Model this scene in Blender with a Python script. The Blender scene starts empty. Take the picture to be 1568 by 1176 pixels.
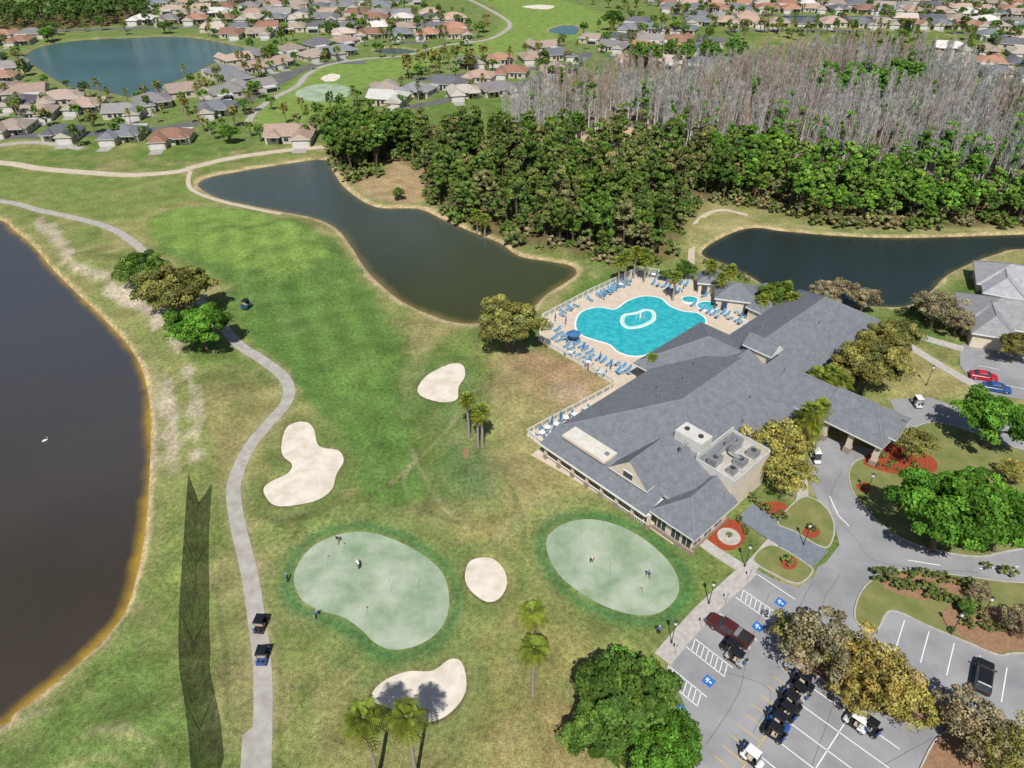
import bpy, math, random
import numpy as np
from mathutils import Vector, Matrix
random.seed(7); rng=np.random.default_rng(7)
R=math.radians; U=random.uniform
scene=bpy.context.scene
# ------------------------------------------------------------------ survey
# All ground features were measured from the aerial survey picture and are turned into
# plain metric world coordinates (x east, y away, z up) on the level ground.
HC=76.0; TH=R(36); FO=1088.0
def G(u,v,z=0.0):
    a=TH+math.atan((v-588)/FO); y=(HC-z)/math.tan(a)
    zc=y*math.cos(TH)+(HC-z)*math.sin(TH)
    return ((u-784)*zc/FO, y)
def GP(pts,z=0.0): return [G(p[0],p[1],z) for p in pts]
def smooth(P,closed=True,n=6):
    P=[np.array(p,float) for p in P]; N=len(P); out=[]
    rngi=range(N) if closed else range(N-1)
    for i in rngi:
        if closed: a,b,c,d=P[(i-1)%N],P[i],P[(i+1)%N],P[(i+2)%N]
        else: a,b,c,d=P[max(i-1,0)],P[i],P[i+1],P[min(i+2,N-1)]
        for k in range(n):
            t=k/n
            out.append(0.5*((2*b)+(-a+c)*t+(2*a-5*b+4*c-d)*t*t+(-a+3*b-3*c+d)*t**3))
    if not closed: out.append(P[-1])
    return [(float(p[0]),float(p[1])) for p in out]
def SP(pts,n=6): return smooth(GP(pts),True,n)
def SL(pts,n=8): return smooth(GP(pts),False,n)
def sdf(X,Y,poly,margin=12):
    P=np.array(poly); out=np.full(X.shape,99.0)
    m=(X>P[:,0].min()-margin)&(X<P[:,0].max()+margin)&(Y>P[:,1].min()-margin)&(Y<P[:,1].max()+margin)
    x=X[m];y=Y[m]; d=np.full(x.shape,1e9); ins=np.zeros(x.shape,bool)
    for i in range(len(P)):
        ax,ay=P[i]; bx,by=P[(i+1)%len(P)]; ex,ey=bx-ax,by-ay; L=ex*ex+ey*ey+1e-9
        t=np.clip(((x-ax)*ex+(y-ay)*ey)/L,0,1)
        d=np.minimum(d,(x-ax-t*ex)**2+(y-ay-t*ey)**2)
        if abs(ey)>1e-9: ins^=((ay>y)!=(by>y))&(x<(bx-ax)*(y-ay)/ey+ax)
    d=np.sqrt(d); out[m]=np.where(ins,-d,d); return out
def ldist(X,Y,line,margin=8):
    P=np.array(line); out=np.full(X.shape,99.0)
    m=(X>P[:,0].min()-margin)&(X<P[:,0].max()+margin)&(Y>P[:,1].min()-margin)&(Y<P[:,1].max()+margin)
    x=X[m];y=Y[m]; d=np.full(x.shape,1e9)
    for i in range(len(P)-1):
        ax,ay=P[i]; bx,by=P[i+1]; ex,ey=bx-ax,by-ay; L=ex*ex+ey*ey+1e-9
        t=np.clip(((x-ax)*ex+(y-ay)*ey)/L,0,1)
        d=np.minimum(d,(x-ax-t*ex)**2+(y-ay-t*ey)**2)
    out[m]=np.sqrt(d); return out
_tab=rng.random((256,256))
def vnoise(x,y):
    xi=np.floor(x).astype(int); yi=np.floor(y).astype(int); fx=x-xi; fy=y-yi
    fx=fx*fx*(3-2*fx); fy=fy*fy*(3-2*fy)
    g=lambda a,b:_tab[a%256,b%256]
    return (g(xi,yi)*(1-fx)+g(xi+1,yi)*fx)*(1-fy)+(g(xi,yi+1)*(1-fx)+g(xi+1,yi+1)*fx)*fy
def fbm(x,y,s,o=4,off=0.0):
    r=0;a=.5;t=0
    for k in range(o):
        r=r+a*vnoise(x/s+off+k*17.3,y/s+off*2+k*9.1); t+=a; a*=.55; s/=2.1
    return r/t
def inpoly(p,poly):
    x,y=p; c=False
    for i in range(len(poly)):
        ax,ay=poly[i];bx,by=poly[(i+1)%len(poly)]
        if (ay>y)!=(by>y) and x<(bx-ax)*(y-ay)/(by-ay)+ax: c=not c
    return c
# ------------------------------------------------------------------ materials
def newmat(name):
    m=bpy.data.materials.new(name); m.use_nodes=True; nt=m.node_tree
    return m,nt,nt.nodes['Principled BSDF']
def mat(name,c,c2=None,scale=3.0,rough=.8,bump=0.0,metal=0.0,spec=.3,detail=4,coord='Object',trans=0,stretch=None,lo=.35,hi=.65):
    m,nt,b=newmat(name); N=nt.nodes; L=nt.links
    b.inputs['Roughness'].default_value=rough; b.inputs['Metallic'].default_value=metal
    b.inputs['Specular IOR Level'].default_value=spec
    if c2 is None: c2=tuple(x*.8 for x in c)
    tc=N.new('ShaderNodeTexCoord'); no=N.new('ShaderNodeTexNoise')
    no.inputs['Scale'].default_value=scale; no.inputs['Detail'].default_value=detail; no.inputs['Roughness'].default_value=.62
    if stretch:
        mp=N.new('ShaderNodeMapping'); mp.inputs['Scale'].default_value=stretch
        L.new(tc.outputs[coord],mp.inputs[0]); L.new(mp.outputs[0],no.inputs['Vector'])
    else: L.new(tc.outputs[coord],no.inputs['Vector'])
    r=N.new('ShaderNodeValToRGB'); r.color_ramp.elements[0].position=lo; r.color_ramp.elements[1].position=hi
    r.color_ramp.elements[0].color=(*c,1); r.color_ramp.elements[1].color=(*c2,1)
    L.new(no.outputs['Fac'],r.inputs[0]); L.new(r.outputs[0],b.inputs['Base Color'])
    if bump>0:
        bp=N.new('ShaderNodeBump'); bp.inputs['Strength'].default_value=bump; bp.inputs['Distance'].default_value=.1
        L.new(no.outputs['Fac'],bp.inputs['Height']); L.new(bp.outputs[0],b.inputs['Normal'])
    return m
def attrmat(name,attr,rough=.9,s1=.25,s2=1.6,s3=7,amp=(.2,.28,.45),bump=.3,spec=.1):
    m,nt,b=newmat(name); N=nt.nodes; L=nt.links
    b.inputs['Roughness'].default_value=rough; b.inputs['Specular IOR Level'].default_value=spec
    at=N.new('ShaderNodeAttribute'); at.attribute_name=attr
    tc=N.new('ShaderNodeTexCoord'); cur=at.outputs['Color']; last=None
    for s,a in zip((s1,s2,s3),amp):
        no=N.new('ShaderNodeTexNoise'); no.inputs['Scale'].default_value=s; no.inputs['Detail'].default_value=3
        L.new(tc.outputs['Object'],no.inputs['Vector'])
        mr=N.new('ShaderNodeMapRange'); mr.inputs['From Min'].default_value=.3; mr.inputs['From Max'].default_value=.7
        mr.inputs['To Min'].default_value=1-a; mr.inputs['To Max'].default_value=1+a
        L.new(no.outputs['Fac'],mr.inputs['Value'])
        vm=N.new('ShaderNodeVectorMath'); vm.operation='SCALE'
        L.new(cur,vm.inputs[0]); L.new(mr.outputs[0],vm.inputs['Scale']); cur=vm.outputs[0]; last=no
    L.new(cur,b.inputs['Base Color'])
    if bump:
        bp=N.new('ShaderNodeBump'); bp.inputs['Strength'].default_value=bump; bp.inputs['Distance'].default_value=.08
        L.new(last.outputs['Fac'],bp.inputs['Height']); L.new(bp.outputs[0],b.inputs['Normal'])
    return m
def leafmat(name,trans=.3):
    m,nt,b=newmat(name); N=nt.nodes; L=nt.links; N.remove(b)
    oi=N.new('ShaderNodeObjectInfo'); at=N.new('ShaderNodeAttribute'); at.attribute_name='shade'
    mx=N.new('ShaderNodeMix'); mx.data_type='RGBA'; mx.blend_type='MULTIPLY'; mx.inputs[0].default_value=1
    L.new(oi.outputs['Color'],mx.inputs[6]); L.new(at.outputs['Color'],mx.inputs[7])
    df=N.new('ShaderNodeBsdfDiffuse'); L.new(mx.outputs[2],df.inputs[0]); out=df.outputs[0]
    if trans>0:
        tr=N.new('ShaderNodeBsdfTranslucent'); ms=N.new('ShaderNodeMixShader'); ms.inputs[0].default_value=trans
        L.new(mx.outputs[2],tr.inputs[0]); L.new(df.outputs[0],ms.inputs[1]); L.new(tr.outputs[0],ms.inputs[2]); out=ms.outputs[0]
    L.new(out,N['Material Output'].inputs[0]); return m
def roofmat(name,c=None,course=5.0):
    m,nt,b=newmat(name); N=nt.nodes; L=nt.links
    b.inputs['Roughness'].default_value=.85; b.inputs['Specular IOR Level'].default_value=.2
    tc=N.new('ShaderNodeTexCoord'); no=N.new('ShaderNodeTexNoise'); no.inputs['Scale'].default_value=.9; no.inputs['Detail'].default_value=7; no.inputs['Roughness'].default_value=.7
    L.new(tc.outputs['Object'],no.inputs['Vector'])
    mp=N.new('ShaderNodeMapping'); mp.inputs['Scale'].default_value=(.35,.35,9); L.new(tc.outputs['Object'],mp.inputs[0])
    n2=N.new('ShaderNodeTexNoise'); n2.inputs['Scale'].default_value=course; n2.inputs['Detail'].default_value=2; L.new(mp.outputs[0],n2.inputs['Vector'])
    ad=N.new('ShaderNodeMath'); ad.operation='ADD'; L.new(no.outputs['Fac'],ad.inputs[0]); L.new(n2.outputs['Fac'],ad.inputs[1])
    mr=N.new('ShaderNodeMapRange'); mr.inputs['From Min'].default_value=.7; mr.inputs['From Max'].default_value=1.3; mr.inputs['To Min'].default_value=.7; mr.inputs['To Max'].default_value=1.28
    L.new(ad.outputs[0],mr.inputs['Value'])
    vm=N.new('ShaderNodeVectorMath'); vm.operation='SCALE'; L.new(mr.outputs[0],vm.inputs['Scale'])
    if c is None:
        oi=N.new('ShaderNodeObjectInfo'); L.new(oi.outputs['Color'],vm.inputs[0])
    else: vm.inputs[0].default_value=c
    L.new(vm.outputs[0],b.inputs['Base Color'])
    bp=N.new('ShaderNodeBump'); bp.inputs['Strength'].default_value=.3; bp.inputs['Distance'].default_value=.05
    L.new(n2.outputs['Fac'],bp.inputs['Height']); L.new(bp.outputs[0],b.inputs['Normal'])
    return m
def watermat(name,attr='zone',rough=.12,scale=1.5,strength=.3):
    m,nt,b=newmat(name); N=nt.nodes; L=nt.links
    at=N.new('ShaderNodeAttribute'); at.attribute_name=attr; L.new(at.outputs['Color'],b.inputs['Base Color'])
    b.inputs['Roughness'].default_value=rough; b.inputs['Specular IOR Level'].default_value=.5; b.inputs['IOR'].default_value=1.33
    tc=N.new('ShaderNodeTexCoord'); mp=N.new('ShaderNodeMapping'); mp.inputs['Scale'].default_value=(1,2.2,1); mp.inputs['Rotation'].default_value=(0,0,.4)
    no=N.new('ShaderNodeTexNoise'); no.inputs['Scale'].default_value=scale; no.inputs['Detail'].default_value=4
    L.new(tc.outputs['Object'],mp.inputs[0]); L.new(mp.outputs[0],no.inputs['Vector'])
    bp=N.new('ShaderNodeBump'); bp.inputs['Strength'].default_value=strength; bp.inputs['Distance'].default_value=.3
    L.new(no.outputs['Fac'],bp.inputs['Height']); L.new(bp.outputs[0],b.inputs['Normal']); return m
M={}
M['terrain']=attrmat('grass_ground','zone')
M['lawn']=mat('lawn',(.12,.155,.04),(.24,.225,.09),.35,.9,.2,detail=8,lo=.3,hi=.7)
M['sand']=mat('bunker_sand',(.50,.44,.35),(.68,.62,.53),.45,.9,.3,detail=10,lo=.28,hi=.6)
M['green']=mat('putting_turf',(.19,.275,.16),(.40,.45,.35),.22,.9,.05,detail=12,lo=.33,hi=.67)
M['concrete']=mat('path_concrete',(.43,.41,.37),(.31,.29,.26),.6,.85,.1,detail=10)
M['trailsand']=mat('trail_sand',(.56,.49,.38),(.43,.37,.27),.5,.9,.2,detail=10)
M['asphalt']=mat('worn_asphalt',(.32,.32,.33),(.225,.225,.235),.16,.85,.1,detail=12)
M['seam']=mat('asphalt_seam',(.12,.12,.125),(.16,.16,.165),2,.7)
M['road']=mat('street_asphalt',(.10,.10,.105),(.15,.15,.155),.2,.85,.05,detail=8)
M['kerb']=mat('kerb_concrete',(.48,.45,.41),(.36,.34,.31),1.5,.85,.1)
M['slate']=mat('slate_paving',(.19,.22,.25),(.15,.17,.20),1.5,.8,.1)
M['deck']=mat('pool_deck',(.60,.50,.40),(.50,.42,.33),.8,.8,.05,detail=8)
M['mulch']=mat('red_mulch',(.38,.07,.03),(.20,.045,.02),4,.95,.5)
M['straw']=mat('pine_straw',(.33,.19,.11),(.22,.13,.075),3,.95,.5)
M['white']=mat('white_paint',(.78,.78,.76),(.70,.70,.68),1,.5)
M['yellow']=mat('yellow_paint',(.62,.42,.06),(.5,.36,.08),1,.7)
M['blue']=mat('blue_paint',(.02,.14,.50),(.03,.17,.42),1,.6)
M['cream']=mat('cream_stucco',(.66,.58,.47),(.58,.50,.40),1,.85,.1)
M['hwall']=mat('house_wall',(.54,.48,.40),(.46,.41,.34),1,.85)
M['hwhite']=mat('house_trim',(.60,.59,.56),(.52,.51,.49),1,.6)
M['drive']=mat('driveway_concrete',(.38,.36,.33),(.30,.28,.26),1,.85)
M['stone']=mat('stone_base',(.38,.30,.24),(.24,.19,.15),4,.85,.4)
M['shingle']=roofmat('grey_shingle',(.165,.178,.198))
M['hroof']=roofmat('house_roof')
M['ridge']=mat('ridge_cap',(.23,.245,.27),(.18,.19,.21),1,.8)
M['dark']=mat('near_black',(.03,.03,.03),(.02,.02,.02),1,.6)  # near-black colour for doors, screens, cart trim and golf cups
M['glass']=mat('window_glass',(.03,.04,.05),(.05,.06,.08),1,.08,spec=.6)
M['metal']=mat('grey_metal',(.45,.46,.47),(.35,.36,.37),2,.4,metal=.6)
M['membrane']=mat('white_membrane',(.66,.64,.58),(.55,.52,.46),.8,.7)
M['bark']=mat('bark',(.17,.12,.09),(.10,.07,.05),4,.95,.5,stretch=(1,1,.3))
M['palmbark']=mat('palm_bark',(.36,.32,.27),(.24,.20,.16),6,.95,.5,stretch=(.5,.5,3))
M['cybark']=mat('cypress_bark',(.56,.54,.51),(.42,.40,.38),3,.95,.3)
M['leaf']=leafmat('leaf',.25); M['leaf_far']=leafmat('leaf_far',0); M['twig']=leafmat('twig',.0)
M['pole']=mat('dark_pole',(.06,.06,.06),(.04,.04,.04),2,.6)
M['loungeblue']=mat('lounger_fabric',(.10,.28,.44),(.07,.22,.38),2,.7)
M['umb']=mat('umbrella_canvas',(.05,.16,.36),(.04,.13,.3),2,.8)
M['tyre']=mat('tyre',(.02,.02,.02),(.03,.03,.03),3,.8)
M['skin']=mat('skin',(.50,.29,.20),(.45,.25,.17),3,.6)
M['hair']=mat('hair',(.10,.07,.05),(.2,.18,.16),9,.8)
M['island']=mat('pool_floor_light',(.35,.62,.55),(.5,.72,.66),1.2,.4)
for nm,c in dict(paint_black=(.015,.016,.02),paint_red=(.5,.02,.04),paint_blue=(.03,.09,.3),paint_maroon=(.085,.02,.022),paint_white=(.75,.75,.75),paint_silver=(.4,.41,.42),seat_tan=(.45,.38,.30),shirt_white=(.75,.75,.75),shirt_blue=(.08,.14,.35),shirt_red=(.45,.06,.06),trouser_dark=(.03,.035,.05),trouser_khaki=(.42,.34,.22)).items():
    M[nm]=mat(nm,c,tuple(x*.9 for x in c),2,.25 if 'paint' in nm else .8,spec=.5 if 'paint' in nm else .2)
M['water']=watermat('lake_water')
m,nt,b=newmat('net_mesh'); N=nt.nodes;L=nt.links   # fine knotted mesh: partly open
tc=N.new('ShaderNodeTexCoord'); no=N.new('ShaderNodeTexNoise'); no.inputs['Scale'].default_value=.7; L.new(tc.outputs['Object'],no.inputs['Vector'])
mr=N.new('ShaderNodeMapRange'); mr.inputs['From Min'].default_value=.3; mr.inputs['From Max'].default_value=.7; mr.inputs['To Min'].default_value=.60; mr.inputs['To Max'].default_value=.78; L.new(no.outputs['Fac'],mr.inputs['Value'])
b.inputs['Base Color'].default_value=(.022,.038,.034,1); b.inputs['Roughness'].default_value=.95; b.inputs['Specular IOR Level'].default_value=.05; L.new(mr.outputs[0],b.inputs['Alpha']); M['net']=m
m,nt,b=newmat('pool_water'); N=nt.nodes;L=nt.links
tc=N.new('ShaderNodeTexCoord'); vo=N.new('ShaderNodeTexNoise'); vo.inputs['Scale'].default_value=.9; vo.inputs['Detail'].default_value=3
L.new(tc.outputs['Object'],vo.inputs['Vector']); rp=N.new('ShaderNodeValToRGB')
rp.color_ramp.elements[0].color=(.02,.31,.37,1); rp.color_ramp.elements[0].position=.3; rp.color_ramp.elements[1].color=(.05,.46,.50,1); rp.color_ramp.elements[1].position=.7  # lighter noise patches paint a caustic light pattern into the water colour
L.new(vo.outputs['Fac'],rp.inputs[0]); L.new(rp.outputs[0],b.inputs['Base Color']); b.inputs['Roughness'].default_value=.06
bp=N.new('ShaderNodeBump'); bp.inputs['Strength'].default_value=.1; L.new(vo.outputs['Fac'],bp.inputs['Height']); L.new(bp.outputs[0],b.inputs['Normal'])
M['pool']=m
# ------------------------------------------------------------------ mesh builder
class MB:
    def __init__(s): s.v=[];s.f=[];s.m=[];s.mats=[]
    def mi(s,k):
        if k not in s.mats: s.mats.append(k)
        return s.mats.index(k)
    def face(s,pts,k):
        n=len(s.v); s.v+= [tuple(p) for p in pts]; s.f.append(tuple(range(n,n+len(pts)))); s.m.append(s.mi(k))
    def box(s,c,d,k,rot=0,taper=1.0,tx=None,T=None):
        n=len(s.v); cr,sr=math.cos(rot),math.sin(rot); tx=taper if tx is None else tx
        for dz,t,t2 in((-1,1,1),(1,tx,taper)):
            for dx,dy in((-1,-1),(1,-1),(1,1),(-1,1)):
                x=dx*d[0]/2*t;y=dy*d[1]/2*t2
                s.v.append((c[0]+x*cr-y*sr,c[1]+x*sr+y*cr,c[2]+dz*d[2]/2))
        for q in((0,3,2,1),(4,5,6,7),(0,1,5,4),(1,2,6,5),(2,3,7,6),(3,0,4,7)):
            s.f.append(tuple(n+i for i in q)); s.m.append(s.mi(k))
    def tube(s,P,r,k,n=6,cap=True):
        P=[Vector(p) for p in P]; st=len(s.v)
        for i,p in enumerate(P):
            d=(P[min(i+1,len(P)-1)]-P[max(i-1,0)]).normalized()
            a=d.orthogonal().normalized() if abs(d.z)<.95 else (Vector((1,0,0))-d*d.x).normalized()
            b2=d.cross(a)
            for j in range(n):
                t=2*math.pi*j/n; s.v.append(tuple(p+(a*math.cos(t)+b2*math.sin(t))*r[i]))
        for i in range(len(P)-1):
            for j in range(n):
                s.f.append((st+i*n+j,st+i*n+(j+1)%n,st+(i+1)*n+(j+1)%n,st+(i+1)*n+j)); s.m.append(s.mi(k))
        if cap:
            s.f.append(tuple(st+j for j in range(n))[::-1]); s.m.append(s.mi(k))
            s.f.append(tuple(st+(len(P)-1)*n+j for j in range(n))); s.m.append(s.mi(k))
    def prism(s,poly,z0,z1,k,ktop=None):
        n=len(poly)
        s.face([(x,y,z1) for x,y in poly],ktop or k)
        for i in range(n):
            a=poly[i];b=poly[(i+1)%n]; s.face([(a[0],a[1],z0),(b[0],b[1],z0),(b[0],b[1],z1),(a[0],a[1],z1)],k)
    def loft(s,secs,k,close=True):
        n=len(secs[0]); st=len(s.v)
        for q in secs: s.v+=[tuple(p) for p in q]
        for i in range(len(secs)-1):
            for j in range(n):
                s.f.append((st+i*n+j,st+i*n+(j+1)%n,st+(i+1)*n+(j+1)%n,st+(i+1)*n+j)); s.m.append(s.mi(k))
        s.f.append(tuple(st+j for j in range(n))[::-1]); s.m.append(s.mi(k))
        s.f.append(tuple(st+(len(secs)-1)*n+j for j in range(n))); s.m.append(s.mi(k))
    def hip(s,x0,x1,y0,y1,z0,zr,axis,h0,h1,k,kw='cream',fas='white',caps=True,ft=.28):
        def Q(u,v,z): return (u,v,z) if axis=='x' else (v,u,z)
        if axis=='x': u0,u1,v0,v1=x0,x1,y0,y1
        else: u0,u1,v0,v1=y0,y1,x0,x1
        vm=(v0+v1)/2; A=Q(u0,v0,z0);B=Q(u1,v0,z0);C=Q(u1,v1,z0);D=Q(u0,v1,z0); r0=Q(u0+h0,vm,zr); r1=Q(u1-h1,vm,zr)
        s.face([A,B,r1,r0],k); s.face([C,D,r0,r1],k)
        s.face([D,A,r0],k if h0>0 else kw); s.face([B,C,r1],k if h1>0 else kw)
        lo=lambda p:(p[0],p[1],z0-ft)
        for a,b in((A,B),(B,C),(C,D),(D,A)): s.face([lo(a),lo(b),b,a],fas)
        s.face([lo(A),lo(D),lo(C),lo(B)],fas)
        if caps:
            s.tube([r0,r1],[.13,.13],'ridge',5)
            if h0>0: s.tube([A,r0],[.1,.1],'ridge',5); s.tube([D,r0],[.1,.1],'ridge',5)
            if h1>0: s.tube([B,r1],[.1,.1],'ridge',5); s.tube([C,r1],[.1,.1],'ridge',5)
    def mesh(s,name,smooth=False):
        me=bpy.data.meshes.new(name); me.from_pydata(s.v,[],s.f)
        for k in s.mats: me.materials.append(M[k])
        me.polygons.foreach_set('material_index',s.m)
        if smooth: me.polygons.foreach_set('use_smooth',[True]*len(s.f))
        me.update(); return me
    def obj(s,name,loc=(0,0,0),rot=0,smooth=False,parent=None):
        return link(s.mesh(name,smooth),name,loc,rot,parent=parent)
def link(me,name,loc=(0,0,0),rot=0,scale=1,color=None,parent=None):
    o=bpy.data.objects.new(name,me); o.location=loc; o.rotation_euler=(0,0,rot)
    o.scale=(scale,)*3 if not isinstance(scale,tuple) else scale
    if color: o.color=(*color,1)
    if parent: o.parent=parent
    scene.collection.objects.link(o); return o
def empty(name,loc=(0,0,0),rot=0): return link(None,name,loc,rot)
def inset(poly,d):
    n=len(poly); P=np.array(poly); ar=0
    for i in range(n): ar+=P[i][0]*P[(i+1)%n][1]-P[(i+1)%n][0]*P[i][1]
    sg=1 if ar>0 else -1; out=[]
    for i in range(n):
        t=P[(i+1)%n]-P[(i-1)%n]; t=t/(np.linalg.norm(t)+1e-9); out.append((P[i][0]-sg*t[1]*d,P[i][1]+sg*t[0]*d))
    return out
def sheet(name,poly,z,k):
    b=MB(); b.face([(x,y,z) for x,y in poly],k); return b.obj(name)
def strip_pts(line,w):
    P=np.array(line); Lf=[];Rt=[]
    for i in range(len(P)):
        t=P[min(i+1,len(P)-1)]-P[max(i-1,0)]; t=t/(np.linalg.norm(t)+1e-9); n=np.array((-t[1],t[0]))
        Lf.append(P[i]+n*w/2); Rt.append(P[i]-n*w/2)
    return Lf,Rt
def strip(name,line,w,z,k,thick=0,parent=None,b=None):
    own=b is None
    if own: b=MB()
    Lf,Rt=strip_pts(line,w)
    for i in range(len(Lf)-1):
        b.face([(*Rt[i],z),(*Rt[i+1],z),(*Lf[i+1],z),(*Lf[i],z)],k)
        if thick:
            b.face([(*Lf[i],z),(*Lf[i+1],z),(*Lf[i+1],z-thick),(*Lf[i],z-thick)],k)
            b.face([(*Rt[i+1],z),(*Rt[i],z),(*Rt[i],z-thick),(*Rt[i+1],z-thick)],k)
    if own: return b.obj(name,parent=parent)
def resample(line,step):
    out=[];acc=0
    for i in range(len(line)-1):
        a=np.array(line[i]);c=np.array(line[i+1]);L_=np.linalg.norm(c-a)
        while acc<=L_:
            p=a+(c-a)*acc/L_; out.append((p[0],p[1],math.atan2(c[1]-a[1],c[0]-a[0]))); acc+=step
        acc-=L_
    return out
# ------------------------------------------------------------------ features
LK={}
LK['a']=SP([(0,335),(20,350),(50,375),(80,410),(110,440),(150,478),(190,520),(213,555),(226,600),(230,650),(228,720),(222,800),(210,870),(192,930),(158,975),(110,1020),(60,1060),(20,1090),(-20,1110),(-300,1120),(-700,1000),(-700,600),(-300,330),(-80,310)])
LK['b']=SP([(303,282),(320,270),(360,262),(420,252),(495,243),(510,262),(530,288),(575,315),(640,318),(680,335),(720,352),(765,370),(795,390),(840,398),(875,405),(882,418),(860,434),(835,450),(815,470),(790,486),(740,492),(700,492),(660,480),(620,462),(590,440),(560,410),(535,372),(515,348),(480,332),(430,322),(380,312),(330,300)])
LK['c']=SP([(1075,383),(1100,365),(1135,350),(1165,347),(1200,352),(1300,360),(1400,362),(1568,357),(1750,352),(1760,372),(1568,379),(1530,386),(1490,400),(1450,420),(1428,442),(1395,465),(1340,467),(1240,458),(1190,446),(1150,422),(1110,402),(1085,394)])
LK['d']=SP([(36,85),(70,68),(130,60),(200,57),(260,55),(310,59),(365,70),(385,78),(350,87),(330,95),(290,115),(265,125),(250,137),(215,150),(150,137),(100,130),(60,105)])
LK['e']=SP([(840,45),(862,38),(885,40),(880,52),(850,50)])
LK['f']=SP([(1200,25),(1330,24),(1335,32),(1210,32)])
LK['g']=SP([(572,77),(600,72),(640,78),(600,82)])
BK=[SP(p) for p in ([(640,592),(655,573),(688,557),(708,558),(712,575),(702,592),(700,610),(680,615),(655,610),(642,603)],
 [(431,678),(440,652),(465,645),(480,655),(488,682),(518,689),(526,705),(515,725),(508,748),(485,765),(440,774),(415,770),(403,750),(412,738),(440,724),(447,710),(433,697)],
 [(712,880),(718,860),(735,853),(755,855),(772,872),(776,895),(765,915),(748,921),(730,912),(716,897)],
 [(570,1060),(590,1040),(625,1027),(662,1026),(688,1009),(706,1012),(714,1040),(710,1065),(690,1090),(665,1103),(635,1102),(600,1085),(575,1075)],
 [(492,119),(505,113),(520,115),(516,122),(500,124)],[(800,10),(825,7),(848,9),(835,14)])]
GR=[SP(p) for p in ([(450,890),(456,865),(480,836),(520,818),(560,815),(600,825),(640,845),(672,870),(686,900),(686,938),(670,968),(640,988),(603,995),(575,985),(553,964),(525,945),(490,935),(462,918)],
 [(836,832),(850,810),(880,797),(920,797),(970,815),(1015,850),(1038,885),(1036,915),(1010,938),(975,942),(930,930),(885,905),(850,872)],
 [(452,145),(470,132),(510,128),(540,138),(520,152),(480,156)])]
PATHS=[([(-150,300),(0,308),(60,322),(120,335),(170,350),(205,372),(228,392),(262,420),(300,455),(335,492),(365,527),(400,550),(432,575),(443,597),(436,620),(410,650),(385,680),(368,712),(358,745),(360,780),(368,820),(378,860),(386,900),(393,950),(400,1000),(403,1060),(402,1120),(400,1176),(398,1300)],2.1),
 ([(-150,240),(0,249),(60,258),(130,264),(200,268),(270,263),(300,255),(340,245),(400,235),(460,228),(505,224)],3.4),
 ([(378,192),(390,172),(420,150),(455,132),(470,115),(500,100),(560,90),(620,85),(680,70),(740,62),(770,50),(780,35),(750,15),(720,0)],2.6),
 ([(0,222),(50,218),(90,222),(125,228)],3)]
WPATH=[SL(p) for p,_ in PATHS]
DECK=GP([(978,416),(1060,430),(1125,452),(1195,490),(1150,525),(1090,510),(1010,560),(990,598),(945,630),(880,655),(838,692),(806,667),(938,596),(938,588),(824,522),(829,490),(900,452)])
# ------------------------------------------------------------------ terrain
nr,nc=720,760
rr=22*np.exp(np.arange(nr)*.0066); aa=np.radians(np.linspace(15,165,nc))
RR,AA=np.meshgrid(rr,aa,indexing='ij'); X=(RR*np.cos(AA)).ravel(); Y=(RR*np.sin(AA)).ravel()
wob=(fbm(X,Y,3,3)-.5)
col=np.zeros((X.size,3)); n1=fbm(X,Y,22,4,3.); n2=fbm(X,Y,6,4,8.); n3f=fbm(X,Y,9,4,21.); n4=fbm(X,Y,3.2,4,41.)
t=np.clip((n1-.40)*2.4+(n2-.5)*1.5,0,1)[:,None]
col[:]=np.array((.115,.175,.042))*(1-t)+np.array((.24,.24,.088))*t
def blend(w,c):
    global col
    w=np.clip(w,0,1)[:,None]; col=col*(1-w)+np.array(c)*w
def paint(poly,c,feather=3,st=1,amp=3,sm=True,mott=0):
    P=SP(poly) if sm else GP(poly); d=sdf(X,Y,P)+wob*amp*2; w=st*np.clip(.5-d/feather,0,1)
    if mott: w=w*np.clip(1-mott+mott*2*np.clip((n3f-.35)*3,0,1),0,1)
    blend(w,c)
def pline(pts,w,c,feather=1,st=1,amp=1):
    d=ldist(X,Y,SL(pts))+wob*amp; blend(st*np.clip((w/2-d)/feather+.5,0,1),c)
DRY=(.33,.28,.14); GRN=(.09,.175,.04); LIT=(.18,.265,.06); EMR=(.075,.155,.055); OLV=(.25,.235,.09)
paint([(-600,215),(0,205),(300,215),(500,212),(640,150),(900,95),(900,-60),(-600,-60)],(.14,.195,.06),8,.7)
paint([(380,190),(400,160),(450,125),(500,100),(600,92),(640,110),(560,135),(520,165),(470,185),(420,195)],LIT,5,.8)
paint([(740,60),(770,20),(740,0),(780,-10),(860,0),(960,40),(880,60),(820,85),(760,95),(650,100),(600,95)],LIT,6,.8)
near260=(RR.ravel()<260)
blend(np.clip((n3f-.54)*6,0,1)*.6*near260,(.31,.25,.125))
blend(np.clip((n4-.59)*7,0,1)*.4*near260,(.33,.27,.15))
paint([(225,345),(280,318),(380,322),(470,350),(520,385),(560,440),(600,490),(622,550),(615,620),(650,700),(660,745),(600,780),(540,740),(520,660),(455,600),(440,560),(400,530),(370,480),(335,430),(270,395)],GRN,3,.85,1.5)
paint([(228,345),(285,318),(390,325),(470,355),(500,395),(460,420),(400,420),(330,400),(265,380)],LIT,3,.8,1.5)
paint([(480,440),(560,470),(590,540),(580,620),(540,640),(500,560)],(.115,.195,.045),6,.6,3)
for c_ in ((300,355),(345,350),(410,385),(450,430),(395,430),(500,510),(350,375)):
    paint([(c_[0]-22,c_[1]),(c_[0],c_[1]-7),(c_[0]+24,c_[1]),(c_[0],c_[1]+8)],(.075,.13,.035),6,.35,5)
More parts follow.
